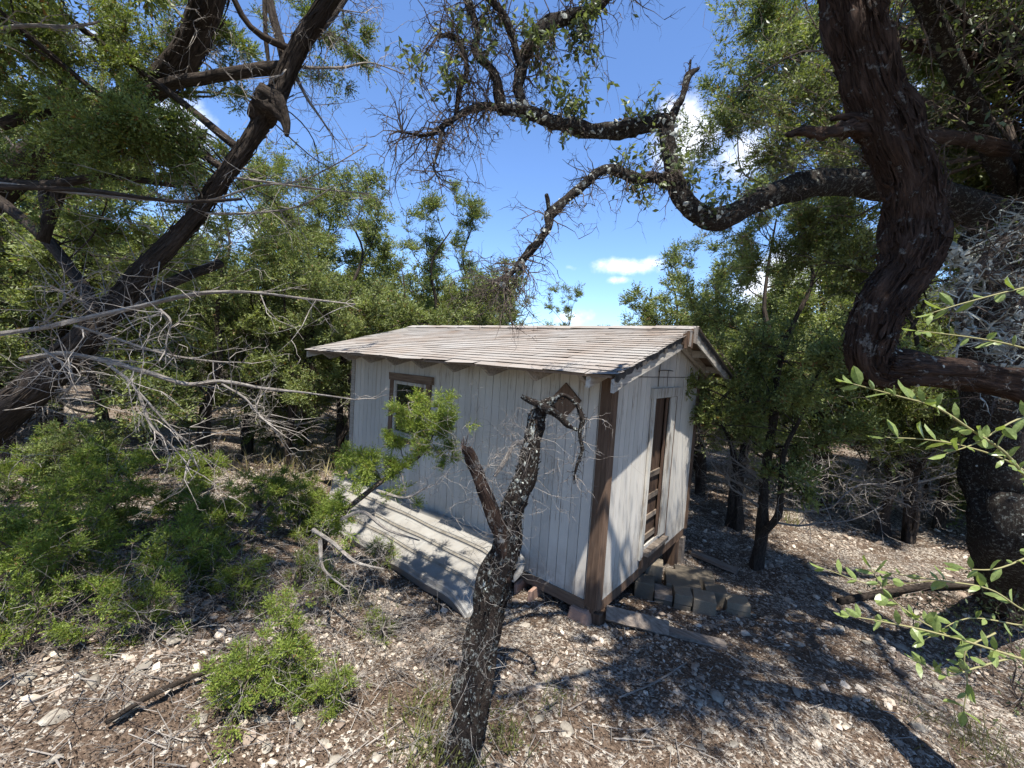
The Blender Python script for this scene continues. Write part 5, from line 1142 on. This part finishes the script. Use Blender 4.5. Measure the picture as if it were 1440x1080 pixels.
# ---- leafy oak shoots close to the camera on the right; each leaf is a piece
lm = MB(); lm.add(LEAFV, f3=LEAF3); LM1 = lm.mesh('leaf', m_oakb)
lm = MB(); lm.add(LEAFV*np.array([1.25, 1.6, .9])+np.array([0, .0, 0]), f3=LEAF3); LM2 = lm.mesh('leaf', m_oakb)
lm = MB(); v_ = LEAFV.copy(); v_[:, 1] += .25*v_[:, 2]**2; v_[:, 0] *= .85; lm.add(v_, f3=LEAF3); LM3 = lm.mesh('leaf', m_oakb)
lm = MB(); v_ = LEAFV.copy(); v_[:, 1] += .9*v_[:, 0]**2*4-.18*np.sin(v_[:, 2]*3); v_[:, 0] *= .75; lm.add(v_, f3=LEAF3); LM4 = lm.mesh('leaf', m_oakb)
def shoot(label, stems, nl, lsz):
    P0 = path(stems[0][-1:])[0][0]; t = thing('oak_shoot', label, 'shoot', P0, 'leafy oak shoots at the right'); o_ = ORI[t.name]
    for pts in stems:
        pts = [(a_, b_, c_, d_*.6) for a_, b_, c_, d_ in pts]; mb = MB(); P_, _ = limb(mb, pts, 6, 6, .05, 0); obj('stem', mb, m_stem, t, True); k = max(3, int(nl*len(P_)/23)); T_ = unit(np.gradient(P_, axis=0))
        for i in range(k):
            ix = int(min(.95, max(0, (i+.5+rng.normal(0, .45))/k*.93))*len(P_)); sgn = 1 if i % 2 else -1; side = unit(np.cross(T_[ix], rng.normal(0, .5, 3)+F_))
            d = unit(-T_[ix]*.0+side*sgn*rng.uniform(.5, 1)+rng.normal(0, .35, 3)+UP*.25+(T_[0]*-0)+ (P_[0]-P_[-1])/np.linalg.norm(P_[0]-P_[-1])*.55)
            lf = bpy.data.objects.new('leaf', (LM1, LM2, LM3, LM4)[int(rng.integers(0, 4))]); COL.objects.link(lf); lf.parent = t
            ref = unit(np.cross(d, rng.normal(0, .45, 3)-F_*.9+UP*.5)); y_ = np.cross(d, ref); s = lsz*rng.uniform(.45, 1.2)
            Mx = np.eye(4); Mx[:3, 0] = ref*s; Mx[:3, 1] = y_*s; Mx[:3, 2] = d*s; Mx[:3, 3] = P_[ix]-o_; lf.matrix_basis = Matrix(Mx.tolist())
        lf = bpy.data.objects.new('leaf', LM1); COL.objects.link(lf); lf.parent = t; d = unit(P_[0]-P_[2]); ref = unit(np.cross(d, UP)); y_ = np.cross(d, ref); s = lsz
        Mx = np.eye(4); Mx[:3, 0] = ref*s; Mx[:3, 1] = y_*s; Mx[:3, 2] = d*s; Mx[:3, 3] = P_[0]-o_; lf.matrix_basis = Matrix(Mx.tolist())
m_stem = mat('green_stem', lambda t: bsdf(t, (.22, .20, .09), .6))
shoot('long leafy shoot arching in from the right edge before the horizontal log', [[(1200, 540, .95, 1.2), (1260, 556, .95, 1.7), (1317, 573, .95, 2.2), (1360, 601, .95, 2.6), (1410, 634, .95, 3), (1440, 667, .95, 3.2), (1500, 740, .95, 3.4)]], 20, .044)
shoot('shorter horizontal shoot just below the long arching one', [[(1245, 615, 1.0, 1), (1300, 618, 1.0, 1.4), (1350, 626, 1.0, 1.8), (1412, 646, .98, 2.2), (1470, 680, .96, 2.4)], [(1330, 638, .95, 1), (1375, 622, .95, 1.5), (1430, 590, .95, 2), (1500, 570, .95, 2)]], 13, .044)
shoot('cluster of pointed leaves before the lichen covered trunk', [[(1290, 465, 1.2, 1), (1330, 470, 1.2, 1.5), (1400, 480, 1.2, 2), (1480, 500, 1.2, 3)], [(1310, 440, 1.1, 1), (1360, 425, 1.1, 1.5), (1440, 405, 1.1, 2), (1500, 400, 1.1, 2)]], 15, .045)
shoot('low leafy shoot crossing the shaded ground at right', [[(1195, 866, 1.05, 1), (1240, 874, 1.05, 1.5), (1290, 884, 1.05, 2), (1343, 897, 1.05, 2.2), (1400, 915, 1.05, 2.6), (1480, 940, 1.05, 3)], [(1225, 800, 1.1, 1), (1250, 838, 1.1, 1.3), (1290, 870, 1.08, 1.6), (1330, 892, 1.06, 2)]], 17, .044)
shoot('upper of the low shoots, reaching left over the log', [[(1255, 806, 1.15, 1), (1320, 816, 1.12, 1.6), (1390, 828, 1.1, 2), (1440, 858, 1.1, 2.2), (1500, 880, 1.1, 3)], [(1160, 800, 1.3, .8), (1230, 822, 1.25, 1), (1320, 816, 1.15, 1.3)], [(1350, 800, 1.1, 1), (1400, 800, 1.1, 1.6), (1450, 782, 1.1, 2), (1500, 770, 1.1, 2)]], 14, .044)
shoot('shaded shoot with hanging leaves in the lower right corner', [[(1290, 930, 1.1, 1), (1330, 950, 1.1, 1.4), (1370, 940, 1.1, 2), (1430, 925, 1.1, 2), (1500, 930, 1.1, 2)], [(1355, 1000, 1.1, 1), (1360, 960, 1.1, 1.4), (1358, 915, 1.1, 1.8), (1400, 890, 1.1, 2)], [(1300, 900, 1.2, 1), (1360, 870, 1.2, 1.4), (1440, 880, 1.2, 2)]], 18, .042)
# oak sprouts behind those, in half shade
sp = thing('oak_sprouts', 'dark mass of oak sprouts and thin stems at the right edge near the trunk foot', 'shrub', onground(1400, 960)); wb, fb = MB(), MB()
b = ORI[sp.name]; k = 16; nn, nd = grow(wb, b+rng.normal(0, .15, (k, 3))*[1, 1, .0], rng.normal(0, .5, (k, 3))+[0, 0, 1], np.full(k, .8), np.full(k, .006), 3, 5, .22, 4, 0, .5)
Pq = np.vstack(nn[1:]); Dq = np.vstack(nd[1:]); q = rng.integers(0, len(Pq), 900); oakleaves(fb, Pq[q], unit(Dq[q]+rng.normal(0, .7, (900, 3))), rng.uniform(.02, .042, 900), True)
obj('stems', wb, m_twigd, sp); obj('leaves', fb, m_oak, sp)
